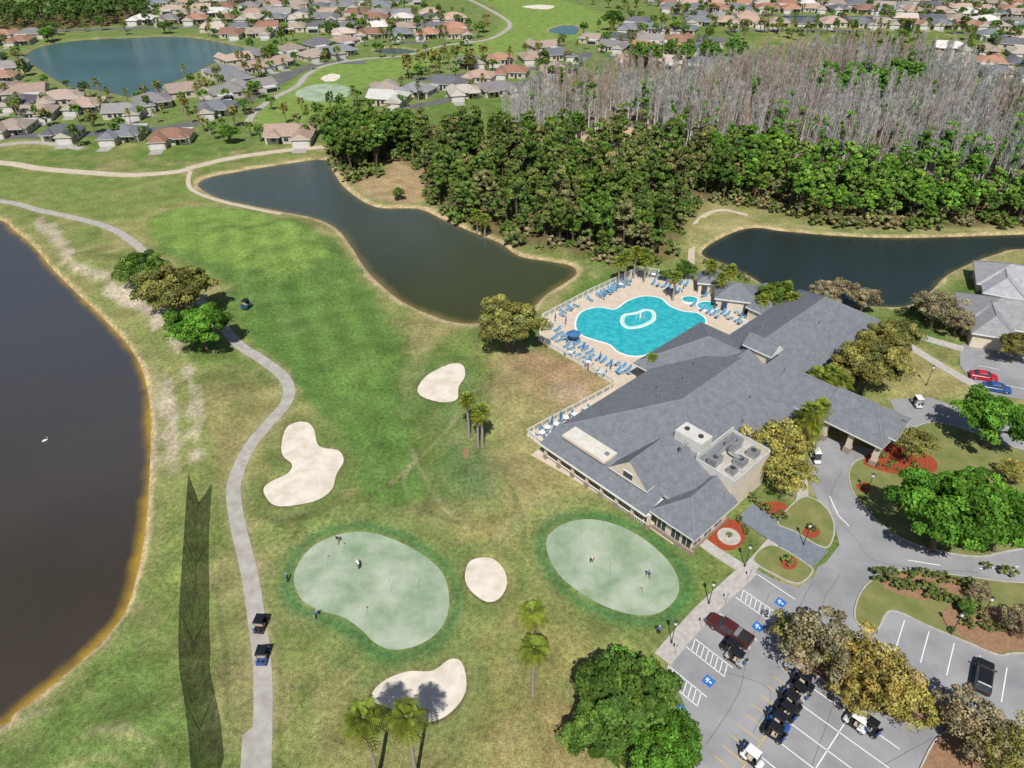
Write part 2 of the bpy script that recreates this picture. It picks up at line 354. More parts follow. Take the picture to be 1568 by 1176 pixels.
paint([(0,265),(140,272),(280,270),(300,290),(330,305),(260,312),(180,340),(100,325),(0,300)],(.165,.22,.06),4,.7)
paint([(645,560),(700,545),(740,590),(750,680),(770,750),(740,795),(690,780),(670,700),(640,640),(620,600)],EMR,5,.45,2.5,mott=.4)
paint([(685,690),(735,690),(785,735),(775,795),(705,800),(675,750)],EMR,8,.35,3,mott=.5)
paint([(780,540),(850,530),(920,580),(900,620),(840,640),(790,600)],(.32,.21,.12),5,.85,4,mott=.5)
paint([(850,590),(895,590),(890,612),(850,615)],(.44,.34,.25),2,.6,2)
paint([(745,540),(800,560),(900,640),(830,690),(790,690),(745,640)],(.28,.24,.11),5,.6,4,mott=.5)
paint([(770,640),(830,690),(1000,800),(1040,830),(960,800),(860,780),(790,800),(760,720)],(.29,.26,.11),4,.8,3,mott=.3)
paint([(700,800),(790,790),(830,800),(840,870),(900,930),(990,960),(1060,930),(1110,870),(1000,1010),(900,1060),(860,1176),(740,1200),(700,1000),(700,900)],(.275,.245,.09),6,.75,4,mott=.4)
paint([(440,1000),(560,1010),(700,1000),(790,1000),(760,1200),(420,1250),(425,1080)],(.21,.215,.075),6,.6,4,mott=.5)
paint([(700,800),(650,790),(560,800),(480,800),(430,830),(420,900),(440,960),(560,1010),(700,980),(710,940)],(.19,.215,.07),6,.5,4)
paint([(780,1120),(860,1080),(900,1176),(840,1300),(740,1250)],(.33,.24,.12),4,.6,4,mott=.5)
paint([(375,640),(440,620),(430,700),(400,760),(380,850),(365,740)],(.25,.235,.09),4,.5,3)
paint([(230,560),(300,560),(360,640),(345,740),(370,900),(385,1100),(330,1160),(300,1100),(240,1000),(225,900),(240,760)],(.19,.225,.07),4,.8,4,mott=.3)
paint([(310,560),(390,570),(420,600),(380,660),(340,720),(310,640)],(.27,.22,.105),3,.6,3,mott=.5)
paint([(315,870),(370,870),(385,1000),(385,1110),(330,1140),(312,1000)],(.26,.23,.11),4,.6,4,mott=.4)
paint([(0,1100),(120,1030),(200,950),(260,990),(300,1200),(0,1250)],(.145,.21,.06),5,.7,4,mott=.3)
paint([(0,318),(100,350),(185,400),(250,480),(300,560),(310,680),(280,760),(250,760),(240,640),(220,560),(160,480),(60,370)],(.21,.225,.08),3,.7,4,mott=.3)
for pl,w in (([(60,335),(90,370),(112,405),(135,415),(165,432),(195,462),(225,478),(252,505)],2.6),([(190,450),(225,478),(250,500)],4),([(262,520),(285,565),(298,610),(303,665),(303,700)],1.3),([(228,560),(245,600),(243,650),(240,720)],1.4),([(255,570),(262,640),(262,720)],2.2),([(0,1120),(30,1108),(70,1090)],1.2)):
    pline(pl,w,(.44,.37,.29),1.6,.75,4.5)
paint([(590,230),(640,215),(670,250),(650,310),(600,312),(540,290),(545,265),(590,262)],(.37,.26,.15),4,.85,4)
paint([(1045,330),(1075,310),(1110,318),(1150,330),(1140,348),(1085,365),(1065,385),(1045,370)],(.29,.26,.11),3,.8,2)
paint([(1270,540),(1400,530),(1500,600),(1440,620),(1350,610)],(.30,.26,.11),3,.7,3)
paint([(1080,345),(1130,338),(1250,345),(1568,348),(1568,356),(1180,350),(1100,358)],(.34,.29,.14),2,.7,2)
FG=[(500,262),(505,215),(560,205),(640,215),(700,215),(820,225),(1000,230),(1200,245),(1350,285),(1568,305),(1800,300),(1800,345),(1568,345),(1350,350),(1240,338),(1150,315),(1085,306),(1045,335),(1035,395),(940,405),(860,388),(800,376),(735,352),(690,330),(655,305),(650,260),(590,240),(580,265),(530,278)]
FC=[(770,200),(840,160),(960,140),(1050,138),(1150,120),(1300,98),(1400,104),(1450,125),(1500,155),(1568,178),(1850,200),(1850,300),(1568,300),(1350,280),(1200,240),(1010,225),(800,220)]
FN=[(-500,20),(0,22),(230,12),(230,34),(0,52),(-500,55)]
for f in (FG,FN): paint(f,(.14,.11,.05),4,.95,2,False)
paint(FC,(.17,.145,.115),4,.95,2,False)
paint([(885,208),(1000,196),(1015,232),(890,238)],(.48,.35,.23),3,.9,2)
d=sdf(X,Y,SP([(225,345),(280,318),(380,322),(470,350),(560,440),(622,550),(640,700),(600,780),(520,660),(440,560),(370,480),(270,395)]))
ins=np.clip(-d/3,0,1)
sm_=lambda a:np.tanh(np.sin(a)*2.5)
st=sm_((X*.93+Y*.36)*.95)*.5*ins+sm_((X*-.36+Y*.93)*.7)*.3*ins; col*=(1+.17*st)[:,None]
st=np.sin((X*.5-Y*.87)*.9)*np.clip(fbm(X,Y,25,2,33.)*2-.6,0,1)*(d>0)*(RR.ravel()<220); col*=(1+.12*st)[:,None]
for pl in ([(630,505),(615,560),(610,600),(640,640),(665,690),(665,740),(640,790)],[(595,745),(640,710),(665,670),(700,650)],[(660,790),(648,740),(640,690),(600,620)],[(560,800),(620,770),(700,800),(790,800)],[(740,560),(745,600),(730,700)],[(385,790),(440,800),(520,790),(600,740)],[(770,740),(800,800),(800,880),(790,960)],[(700,1000),(700,1100),(670,1176)],[(730,545),(738,580),(735,620)],[(745,545),(752,580),(748,625)],[(330,900),(345,1000),(350,1100)],[(540,790),(470,800),(440,850)],[(420,960),(430,1040),(425,1176)]):
    pline(pl,.6,(.09,.11,.035),.6,.5,.8)  # dark lines: wheel tracks, plus slope-edge shading painted into the grass colour
for pl in ([(600,740),(655,690),(700,640)],[(690,790),(655,740),(630,690)],[(790,800),(830,770),(880,790)],[(250,1176),(235,1140),(160,1130)],[(220,1200),(170,1170),(100,1180)],[(640,690),(620,730),(625,760)],[(760,830),(790,800),(850,795)],[(765,838),(800,810),(850,803)],[(210,1176),(225,1150),(190,1120),(120,1140)]):
    pline(pl,.45,(.34,.30,.17),.6,.4,.9)
for g in GR[:2]:
    d=sdf(X,Y,g); blend(np.clip(1-np.abs(d-1.0+wob)/1.9,0,1)*.85,(.055,.16,.05)); blend(np.clip(1-np.abs(d-3.6+wob*3)/2.6,0,1)*.45,(.125,.19,.055))
for k in BK[:4]:
    d=sdf(X,Y,k); blend(np.clip(1-np.abs(d-1.5+wob*2)/2.2,0,1)*.5,(.11,.17,.05)); blend(np.clip((.55-d+wob)/.4,0,1)*.6,(.12,.11,.05))
for ln,(_,w) in zip(WPATH,PATHS):
    d=ldist(X,Y,ln); blend(np.clip((w/2+1.4-d+wob*2.5)/1.4,0,1)*.5,(.31,.26,.14))
Z=np.zeros(X.size); LS={}
for k,p in LK.items():
    d=sdf(X,Y,p); LS[k]=d; near=(d<60)
    sc=dict(a=1.0,b=1.5,c=1.1).get(k,.8)
    blend(np.where(near,np.clip((4.0-d+wob*5)/3,0,1),0)*.5,(.26,.25,.11))
    blend(np.where(near,np.clip((1.0*sc-d+wob*1.6)/.6,0,1),0)*.85,(.48,.37,.22) if k!='d' else (.28,.24,.12))
    blend(np.where(near,np.clip((.25-d+wob*.4)/.3,0,1),0)*.8,(.30,.20,.07))
    Z=np.minimum(Z,np.where(near,-np.clip((.8-d)*.45,0,1.6),0))
for p in BK:
    d=sdf(X,Y,p); Z=np.minimum(Z,np.where(d<60,-np.clip((.3-d)*.4,0,.45),0))
md=np.full(X.size,30.)
for g in GR+BK+list(LK.values())+[SP([(1000,1020),(1150,860),(1050,820),(820,690),(800,660),(940,590),(820,520),(980,410),(1200,480),(1400,480),(1900,600),(1900,1300),(1000,1300)])]: md=np.minimum(md,np.abs(sdf(X,Y,g,30))*np.where(sdf(X,Y,g,30)<0,0,1))
for ln in WPATH: md=np.minimum(md,ldist(X,Y,ln,20))
Z+=np.clip((md-2.0)/7,0,1)*np.clip((fbm(X,Y,14,2,5.)-.35)*4.5,0,2.4)*(RR.ravel()<190)
idx=np.arange(nr*nc).reshape(nr,nc)
F4=np.stack([idx[:-1,1:],idx[:-1,:-1],idx[1:,:-1],idx[1:,1:]],-1).reshape(-1,4)
def gridmesh(name,faces,z,colr,matk,sm=True):
    used,inv=np.unique(faces,return_inverse=True); f=inv.reshape(-1,4)
    co=np.stack([X[used],Y[used],(z[used] if hasattr(z,'shape') else np.full(used.size,z))],-1)
    me=bpy.data.meshes.new(name); me.vertices.add(len(co)); me.vertices.foreach_set('co',co.ravel())
    me.loops.add(f.size); me.loops.foreach_set('vertex_index',f.ravel().astype(np.int32))
    me.polygons.add(len(f)); me.polygons.foreach_set('loop_start',np.arange(0,f.size,4,dtype=np.int32)); me.polygons.foreach_set('loop_total',np.full(len(f),4,dtype=np.int32))
    me.polygons.foreach_set('use_smooth',np.ones(len(f),bool)); me.update(calc_edges=True)
    ca=me.color_attributes.new('zone','FLOAT_COLOR','POINT'); c=np.ones((used.size,4)); c[:,:3]=colr[used] if colr.shape[0]==X.size else colr
    ca.data.foreach_set('color',c.ravel()); me.materials.append(M[matk]); return link(me,name)
gridmesh('grass_ground',F4,Z,col,'terrain')
bb=MB(); S=9000
bb.face([(-S,-S,-2.6),(S,-S,-2.6),(S,S,-2.6),(-S,S,-2.6)],'lawn'); bb.obj('outer_ground')
WC=dict(a=((.054,.044,.034),(.32,.21,.03),1.7),b=((.045,.053,.018),(.15,.12,.04),2.0),c=((.020,.032,.032),(.07,.07,.03),1.5),d=((.045,.11,.115),(.09,.12,.07),3),e=((.05,.14,.19),(.05,.1,.08),2),f=((.10,.20,.25),(.05,.1,.08),2),g=((.04,.08,.07),(.05,.1,.08),2))
for k,p in LK.items():
    d=LS[k]; fm=(d[F4]<.9).any(1)
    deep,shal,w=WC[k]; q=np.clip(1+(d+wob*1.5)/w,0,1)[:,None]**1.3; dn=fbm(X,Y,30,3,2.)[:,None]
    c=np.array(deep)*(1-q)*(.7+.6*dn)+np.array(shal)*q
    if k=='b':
        g=np.clip((Y-135)/60,0,1)[:,None]; c=c*(1-g*.6)+np.array((.06,.085,.10))*g*.6  # far end bluer: sky reflection painted into the base colour
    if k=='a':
        g=np.clip((Y-60)/60,0,1)[:,None]; c=c*(1-g*.8*(1-q))+np.array((.052,.060,.074))*g*.8*(1-q)  # farther water turns blue-grey, sky reflection put into its colour
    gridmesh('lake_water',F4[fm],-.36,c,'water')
for p in BK: sheet('sand_bunker',inset(p,-.6),-.12,'sand')
for p in GR: sheet('putting_green',p,.02,'green')
for i,((pp,w),ln) in enumerate(zip(PATHS,WPATH)): strip('cart_path',ln,w,.04+.004*i,'trailsand' if i==1 else 'concrete',.1)
strip('sandy_trail',SL([(1058,405),(1060,370),(1064,345),(1085,327),(1110,322),(1145,330)]),1.6,.05,'trailsand')
strip('sandy_trail',SL([(292,262),(288,278),(296,292),(330,306),(380,318),(430,328)]),1.3,.052,'trailsand')
sheet('concrete_pad',GP([(318,1143),(345,1148),(388,1112),(388,1300),(318,1300)]),.02,'concrete')
# ------------------------------------------------------------------ paved areas
ASP=GP([(1238,700),(1258,668),(1300,680),(1345,690),(1380,655),(1362,612),(1420,608),(1470,625),(1568,650),(1750,690),(1800,1000),(1800,1400),(980,1400),(1035,1176),(1050,1085),(1018,1008),(1075,942),(1153,870),(1190,890),(1222,900),(1246,884),(1252,868),(1264,862),(1285,835),(1278,803),(1255,772),(1240,740)])
sheet('parking_lot',ASP,.05,'asphalt')
sheet('parking_lot',GP([(1470,528),(1560,522),(1800,540),(1800,640),(1568,613),(1500,600),(1470,560)]),.05,'asphalt')
def island(name,pts,k='lawn',n=5,h=.14):
    P=SP(pts,n); b=MB(); b.prism(P,0,.05+h,'kerb'); b.face([(x,y,.05+h+.006) for x,y in inset(P,.18)],k); return b.obj(name)
island('lawn_island',[(1302,715),(1320,702),(1345,708),(1375,692),(1400,655),(1450,650),(1568,690),(1750,730),(1750,830),(1568,842),(1500,854),(1430,843),(1380,826),(1340,797),(1308,760),(1299,735)])
island('lawn_island',[(1350,880),(1400,873),(1470,882),(1568,893),(1750,895),(1750,1010),(1568,1002),(1530,1005),(1480,985),(1420,960),(1365,937),(1345,965),(1325,965),(1307,945),(1318,905)],'lawn')
island('tree_island',[(1215,1000),(1250,985),(1330,1020),(1430,1075),(1440,1100),(1410,1115),(1330,1085),(1240,1030)],'straw')
island('tree_island',[(1420,1150),(1480,1110),(1568,1130),(1700,1180),(1700,1300),(1400,1300)],'straw')
island('lawn_island',[(1152,858),(1182,835),(1238,866),(1243,880),(1222,895),(1190,884)])
island('lawn_island',[(1190,800),(1228,762),(1262,775),(1278,805),(1272,835),(1255,838),(1215,815)])
def bed(pts,k='mulch',z=.21): sheet('mulch_bed',SP(pts),z,k)
bed([(1460,925),(1500,930),(1568,935),(1700,950),(1700,1003),(1568,998),(1520,1000),(1470,975),(1440,950)],'straw')
bed([(1350,885),(1400,878),(1470,890),(1480,910),(1420,920),(1360,905)],'straw',.215)
bed([(1195,860),(1207,852),(1220,860),(1215,872),(1200,872)]); bed([(1228,815),(1240,805),(1255,812),(1250,824),(1235,824)]); bed([(1310,745),(1325,740),(1332,750),(1320,755)])
bed([(1083,822),(1092,803),(1115,795),(1138,806),(1140,828),(1122,842),(1098,840)],'mulch',.05); bed([(1172,470),(1205,478),(1212,490),(1195,492)],'mulch',.08)
bed([(1488,478),(1520,470),(1530,485),(1500,490)],'mulch',.05); bed([(1165,772),(1200,770),(1205,790),(1175,790)],'mulch',.05)
bed([(1322,712),(1345,685),(1365,680),(1425,700),(1432,722),(1390,730)],'mulch',.205)
bed([(792,1050),(796,1018),(815,1006),(842,1012),(852,1045),(850,1075),(830,1098),(800,1092)],'straw',.02); bed([(708,692),(722,684),(738,690),(735,702),(715,703)],'straw',.02)
b=MB(); cx,cy=G(1116,822)
b.prism([(cx+1.6*math.cos(t),cy+1.6*math.sin(t)) for t in np.linspace(0,2*math.pi,25)[:-1]],.02,.12,'kerb'); b.obj('garden_circle')
strip('sidewalk',smooth(GP([(1055,815),(1095,845),(1145,876)]),False,2),1.7,.14,'kerb',.14)
strip('sidewalk',smooth(GP([(1148,872),(1075,940),(1014,1010)]),False,2),2.3,.145,'kerb',.14)
strip('sidewalk',SL([(1140,880),(1182,832),(1215,797),(1228,762),(1228,735)]),1.6,.15,'kerb',.14)
strip('slate_walkway',smooth(GP([(1140,783),(1256,858)]),False,2),4.2,.16,'slate',.16)
strip('sidewalk',SL([(1392,530),(1440,560),(1492,590)]),2,.1,'kerb',.1); strip('sidewalk',SL([(1405,515),(1440,525),(1475,535)]),2.2,.11,'kerb',.1)
strip('terrace_walk',smooth(GP([(820,692),(930,755),(1038,828)]),False,2),2.2,.12,'deck',.12)
mk=MB(); zM=.056
def line(p,q,w=.12,k='white',z=None):
    z=zM if z is None else z
    p=np.array(p);q=np.array(q); t=(q-p)/np.linalg.norm(q-p); n=np.array((-t[1],t[0]))*w/2
    mk.face([(*(p-n),z),(*(q-n),z),(*(q+n),z),(*(p+n),z)],k)
s0=np.array(G(1160,880)); s1=np.array(G(1030,1012)); e=(s1-s0)/np.linalg.norm(s1-s0); nn=np.array((-e[1],e[0]))
if nn[0]<0: nn=-nn
Ls=np.linalg.norm(s1-s0); k=0; x_=0
hand=[]
while x_<Ls+9:
    p=s0+e*x_; line(p,p+nn*5.4)
    wd=3.6 if k%2==0 else 1.7
    if k%2==0: hand.append(p+e*wd/2+nn*4.4)
    else:
        for j in range(8): line(p+nn*(j*.65+.1),p+e*1.7+nn*(j*.65+.75),.1)
    x_+=wd; k+=1
for h in hand:
    def qd(c,w,hh,kk,z): mk.face([(*(c-e*w-nn*hh),z),(*(c+e*w-nn*hh),z),(*(c+e*w+nn*hh),z),(*(c-e*w+nn*hh),z)],kk)
    qd(h,.6,.6,'blue',zM+.004); qd(h+nn*.25,.1,.16,'white',zM+.008); qd(h-nn*.1,.3,.07,'white',zM+.008); qd(h-nn*.3-e*.1,.22,.06,'white',zM+.008)
c0=np.array(G(1250,1020)); c1=np.array(G(1120,1200)); e2=(c1-c0)/np.linalg.norm(c1-c0); n2_=np.array((-e2[1],e2[0])); n2_=n2_ if n2_[0]>0 else -n2_
L2=np.linalg.norm(c1-c0); line(c0,c1+e2*4,.12,'yellow')
for j in range(int(L2/1.6)+4):
    p=c0+e2*j*1.6; line(p,p-n2_*2.8,.1,'yellow')
for j in range(9):
    p=c0+e2*(3+j*2.8)+n2_*.3; line(p,p+n2_*10.5)
line(c0+e2*3+n2_*5.4,c0+e2*26+n2_*5.4)
c2=np.array(G(1385,950)); c3=np.array(G(1540,1022)); e3=(c3-c2)/np.linalg.norm(c3-c2); n3=np.array((-e3[1],e3[0])); n3=-n3 if n3[1]>0 else n3
for j in range(7): line(c2+e3*j*2.8,c2+e3*j*2.8+n3*5.2)
for a,bq in (((1500,545),(1530,552)),((1498,560),(1530,566)),((1540,590),(1568,596))): line(G(*a),G(*bq))
for a,bq in (((1270,760),(1284,790)),((1284,790),(1300,806)),((1390,858),(1440,866)),((1500,871),(1560,868))): line(G(*a),G(*bq),.15)
for pl in ([(1180,905),(1150,970),(1130,1060),(1085,1140)],[(1245,895),(1205,960),(1190,1010)],[(1290,880),(1260,930),(1300,985),(1380,1010),(1500,1090)],[(1290,720),(1270,770),(1310,830),(1350,862),(1500,875)],[(1330,1000),(1290,1060),(1240,1176)],[(1100,1030),(1180,1060),(1150,1120)],[(1430,1130),(1350,1176)]):
    w_=smooth([(p[0]+U(-.3,.3),p[1]+U(-.3,.3)) for p in GP(pl)],False,6)
    strip('',[(p[0]+U(-.07,.07),p[1]+U(-.07,.07)) for p in w_],.07,.0535,'seam',b=mk)
mk.obj('parking_markings')
# ------------------------------------------------------------------ pool area
zd=.15
b=MB(); b.prism(DECK,-.3,zd,'deck'); b.obj('pool_deck')
POOL=SP([(882,499),(890,480),(915,472),(942,475),(962,462),(985,455),(1010,458),(1025,470),(1045,478),(1068,481),(1080,492),(1072,505),(1045,515),(1018,530),(992,543),(970,546),(948,540),(933,528),(910,521),(890,513)])
b=MB(); b.prism(inset(POOL,-.35),zd,zd+.05,'white'); b.face([(x,y,zd+.056) for x,y in POOL],'pool'); b.obj('swimming_pool')
ISL=SP([(950,497),(953,484),(972,480),(988,475),(1002,479),(1003,492),(985,502),(962,505)])
b=MB(); b.prism(ISL,zd+.05,zd+.16,'white'); b.face([(x,y,zd+.165) for x,y in inset(ISL,.3)],'island'); b.face([(x,y,zd+.17) for x,y in inset(ISL,.9)],'pool')
cx,cy=G(980,488)
for t in range(10): b.tube([(cx+.9*math.cos(t*.63),cy+.9*math.sin(t*.63),.3),(cx+1.0*math.cos(t*.63),cy+1.0*math.sin(t*.63),1.2)],[.04,.02],'white',4)
b.tube([(cx,cy,.3),(cx,cy,1.4)],[.25,.12],'white',8); b.obj('pool_fountain_island')
for (u,v,r) in ((1056,461,2.0),(1084,471,2.6)):
    cx,cy=G(u,v); c=[(cx+r*math.cos(t),cy+r*.8*math.sin(t)) for t in np.linspace(0,2*math.pi,25)[:-1]]
    b=MB(); b.prism(c,zd,zd+.3,'white'); b.face([(x,y,zd+.31) for x,y in inset(c,.3)],'pool'); b.obj('hot_tub')
fb=MB()
def fence(line,h=1.3):
    for p in resample(line,1.8): fb.box((p[0],p[1],zd+h/2),(.12,.12,h+.1),'white',p[2])
    for i in range(len(line)-1):
        a,c=line[i],line[i+1]; L_=math.dist(a,c); an=math.atan2(c[1]-a[1],c[0]-a[0]); mx,my=(a[0]+c[0])/2,(a[1]+c[1])/2
        fb.box((mx,my,zd+h),(L_,.08,.1),'white',an); fb.box((mx,my,zd+.2),(L_,.07,.08),'white',an)
        for p in resample([a,c],.28): fb.box((p[0],p[1],zd+h/2),(.05,.03,h-.1),'white',an)
dk=inset(DECK,.15)
fence([dk[3],dk[2],dk[1],dk[0],dk[16],dk[15],dk[14],dk[13],dk[12],dk[11],dk[10]])
fb.obj('white_picket_fence')
b=MB(); b.box((0,0,.35),(.62,1.25,.06),'loungeblue')
b.face([(-.31,.62,.38),(.31,.62,.38),(.31,1.15,.85),(-.31,1.15,.85)],'loungeblue'); b.face([(-.31,.64,.34),(-.31,1.17,.81),(.31,1.17,.81),(.31,.64,.34)],'loungeblue')
for x in(-.33,.33):
    b.tube([(x,-.65,.34),(x,.62,.34),(x,1.18,.85)],[.03]*3,'white',4)
    for y in(-.5,.55): b.tube([(x,y,.34),(x,y,0)],[.03]*2,'white',4)
lounger=b.mesh('lounger')
lrows=[[(852,508),(905,545)],[(908,548),(955,575)],[(848,520),(900,555)],[(840,505),(850,510)],[(905,462),(960,438)],[(1000,436),(1045,452)],[(1010,428),(1062,442)],[(1078,456),(1165,498)],[(1098,478),(1150,506)],[(1060,470),(1100,488)],[(1085,500),(1062,515)],[(880,470),(858,484)],[(1030,520),(1010,535)],[(945,560),(970,575)],[(925,452),(965,430)]]
for r_ in lrows:
    for p in resample(GP(r_),1.25):
        if random.random()<.1: continue
        if inpoly(p[:2],DECK) and not inpoly(p[:2],inset(POOL,-1)): link(lounger,'sun_lounger',(p[0]+U(-.15,.15),p[1]+U(-.15,.15),zd),p[2]+U(-.2,.2)+(0 if random.random()<.8 else math.pi))
def umb(open_):
    b=MB(); b.tube([(0,0,0),(0,0,2.5)],[.03,.03],'white',5); b.tube([(0,0,0),(0,0,.12)],[.3,.28],'kerb',8)
    n=8
    if open_:
        rim=[(1.35*math.cos(2*math.pi*i/n),1.35*math.sin(2*math.pi*i/n),2.05) for i in range(n)]
        for i in range(n):
            b.face([rim[i],rim[(i+1)%n],(0,0,2.6)],'umb'); b.face([rim[i],rim[(i+1)%n],tuple((rim[(i+1)%n][0],rim[(i+1)%n][1],1.9)),(rim[i][0],rim[i][1],1.9)],'umb')
    else: b.tube([(0,0,1.1),(0,0,1.6),(0,0,2.6)],[.2,.15,.03],'umb',8)
    return b.mesh('umbrella')
uo,uc=umb(True),umb(False)
for i,(u,v) in enumerate([(878,525),(868,530),(893,540),(918,556),(935,570),(925,462),(945,448),(965,440),(1020,440),(1045,450),(1110,478),(1135,492),(1090,468),(985,430),(1005,428),(866,500),(850,495),(1155,505),(845,655),(858,648)]):
    x,y=G(u,v); link(uo if i in (0,) else uc,'patio_umbrella',(x,y,zd))
b=MB(); b.tube([(0,0,.7),(0,0,.74)],[.55,.55],'white',14); b.tube([(0,0,0),(0,0,.7)],[.05,.05],'metal',5)
for t in range(4):
    x,y=.9*math.cos(t*1.57),.9*math.sin(t*1.57); b.box((x,y,.42),(.42,.42,.05),'loungeblue',t*1.57)
    b.box((x*1.22,y*1.22,.68),(.05,.4,.45),'loungeblue',t*1.57)
    for dx in(-.18,.18):
        for dy in(-.18,.18): b.tube([(x+dx,y+dy,0),(x+dx,y+dy,.42)],[.02,.02],'white',4)
tb=b.mesh('patio_table')
for u,v in [(900,560),(872,545),(838,660),(852,655),(866,645),(830,668),(900,632),(1000,425),(950,440),(920,575),(880,640),(1120,470)]:
    x,y=G(u,v); link(tb,'patio_table',(x,y,zd),U(0,1.5))
def pavilion(u,v,w,d_,rot,name='pool_pavilion'):
    b=MB(); b.box((0,0,1.35),(w-1,d_-1,2.7),'cream'); b.hip(-w/2,w/2,-d_/2,d_/2,3.0,5.0,'x',d_/2-.02,d_/2-.02,'shingle')
    for x in(-w/4,w/4): b.box((x,-(d_-1)/2-.02,1.1),(1.2,.08,2.1),'glass')
    x,y=G(u,v,3); b.obj(name,(x,y,.15),rot)
pavilion(1128,448,9,8,R(-15)); pavilion(1092,428,7,5,R(-10)); pavilion(1165,470,5,4,R(40)) ; pavilion(1172,448,5,4,R(0))
# ------------------------------------------------------------------ clubhouse
club=MB(); P_=lambda a,b_,z:(b_,-a,z)
def rf(a0,a1,b0,b1,z0,zr,ax,h0,h1,kw='cream',caps=True,wall=True,z_w=0):
    if ax=='b': club.hip(b0,b1,-a1,-a0,z0,zr,'x',h0,h1,'shingle',kw,caps=caps)
    else: club.hip(b0,b1,-a1,-a0,z0,zr,'y',h0,h1,'shingle',kw,caps=caps)
    if wall:
        i=.9; club.box(((b0+b1)/2,-(a0+a1)/2,(z0-.28+z_w)/2),(b1-b0-2*i,a1-a0-2*i,z0-.285-z_w),'cream')
rf(-1,26,4,34,4.3,10.4,'b',13,0)
rf(-4.5,10,27,48,4.0,8.8,'a',0,8)
rf(2,20,33,74,4.1,9.2,'b',0,8.5)
rf(20,27.6,.6,11,3.7,6.4,'b',3.8,0)
rf(11,18,2.4,14,4.7,8.0,'b',0,0)
rf(17,27,36.2,46.8,4.2,7.4,'a',0,0)
def quad(a0,b0,z0,a1,b1,z1,k):
    club.face([P_(a0,b0,z0),P_(a1,b0,z0),P_(a1,b1,z1),P_(a0,b1,z1)],k)
quad(-1,0,3.1,20,4.6,4.75,'shingle'); quad(-1,0,2.85,20,4.6,2.9,'white')
club.box((-.03,-9.5,2.97),(.1,21,.3),'white')
for i in range(8):
    a=-.2+i*2.9; club.box((.7,-a,1.6),(.42,.42,2.5),'cream'); club.box((.7,-a,.55),(.62,.62,1.0),'stone')
    if i<7: club.box((.7,-a-1.45,.85),(.12,2.3,.12),'white')
    if i<7:
        for q in range(6): club.box((.7,-a-.5-q*.38,.5),(.06,.06,.65),'white')
for i in range(6):
    a=1.5+i*3.3; club.box((4.88,-a,1.5),(.1,2.2,2.4),'glass'); club.box((4.84,-a,1.5),(.06,.1,2.4),'white'); club.box((4.84,-a,2.75),(.08,2.4,.14),'white')
club.box((3.9,-5.8,4.75),(3.0,8.6,.5),'cream'); club.box((3.9,-5.8,5.03),(2.7,8.3,.06),'membrane'); club.box((3.9,-9.3,5.2),(.6,.6,.4),'metal')
club.box((2.37,-14.5,5.5),(.08,1.6,1.0),'glass'); club.box((2.34,-14.5,6.05),(.1,1.8,.12),'white')
for a in (21.8,24.2,26.0): club.box((1.45,-a,1.7),(.1,1.3,2.0),'glass'); club.box((1.42,-a,1.7),(.06,.08,2.0),'white'); club.box((1.42,-a,.62),(.12,1.5,.12),'white')
for b_ in (3,5.5,8): club.box((b_,-26.75,1.7),(1.5,.1,2.0),'glass'); club.box((b_,-26.78,1.7),(.08,.06,2.0),'white')
club.box((1.3,-24,.4),(.3,7,.8),'stone'); club.box((6,-26.85,.4),(8,.3,.8),'stone')
for i in range(4): club.box((22+i*3.2,-25.15,1.9),(1.6,.1,1.8),'glass'); club.box((22+i*3.2,-25.18,1.9),(.07,.06,1.8),'white')
for i in range(8): club.box((49+i*3.1,-19.15,1.9),(1.6,.1,1.8),'glass'); club.box((49+i*3.1,-19.18,1.9),(.07,.06,1.8),'white')
for i in range(5): club.box((27.9,-(-3+i*2.5),1.8),(.1,1.5,2.0),'glass')
club.box((40.3,-12.4,8.7),(3.0,3.4,2.2),'cream'); club.hip(38.4,42.2,-15.2,-9.6,9.7,11.2,'y',0,0,'shingle','white'); club.box((40.3,-14.13,8.9),(1.5,.08,1.0),'glass')
club.box((15.5,-23.2,3.3),(9.5,6.4,6.0),'cream')
for s_,d_ in (((15.5,-26.35,6.6),(9.5,.15,1.0)),((15.5,-20.05,7.0),(9.5,.15,1.6)),((10.8,-23.2,6.7),(.15,6.15,1.1)),((20.2,-23.2,6.7),(.15,6.15,1.1))): club.box(s_,d_,'hwhite')
club.box((15.5,-23.2,6.33),(9.2,6.1,.06),'kerb')
for (x,y,w,d_,h) in ((12.6,-22,2,1.4,1.3),(15.2,-24.6,1.6,1.6,1.0),(17.6,-21.9,2.4,1.6,1.5),(18.2,-24.8,1.5,1.5,1.0),(12.8,-24.8,1.2,1.2,.9)):
    club.box((x,y,6.36+h/2),(w,d_,h),'metal'); club.tube([(x,y,6.36+h),(x,y,6.46+h)],[.4,.4],'pole',10)
club.tube([(12.6,-22,7.9),(15,-22,8.2),(17.6,-21.9,8.0)],[.28]*3,'metal',8); club.tube([(15.2,-24.6,7.3),(15.2,-22.8,7.6),(15.2,-22.8,9)],[.2]*3,'metal',8)
club.box((12.8,-17.8,8.4),(2.8,4.6,2.0),'hwhite'); club.box((12.8,-17.8,9.43),(2.6,4.4,.06),'hwhite')
for y in(-19,-16.6): club.tube([(12.8,y,9.46),(12.8,y,9.66)],[.4,.4],'pole',10)
club.tube([(11.4,-17.8,8.6),(9.8,-17.8,8.4),(9.8,-17.8,7)],[.3]*3,'metal',8)
for (x,y,z) in ((20,-6,8.3),(24,-8,9.1),(28,-18,8.4),(23,-20,7.5),(50,-7,7.6),(58,-14,8.2),(55,-9,8.6),(62,-15,7.0),(17,-8,9.0),(30,-6,8.2)):
    club.tube([(x,y,z-1),(x,y,z+.35)],[.1,.1],'metal',6)
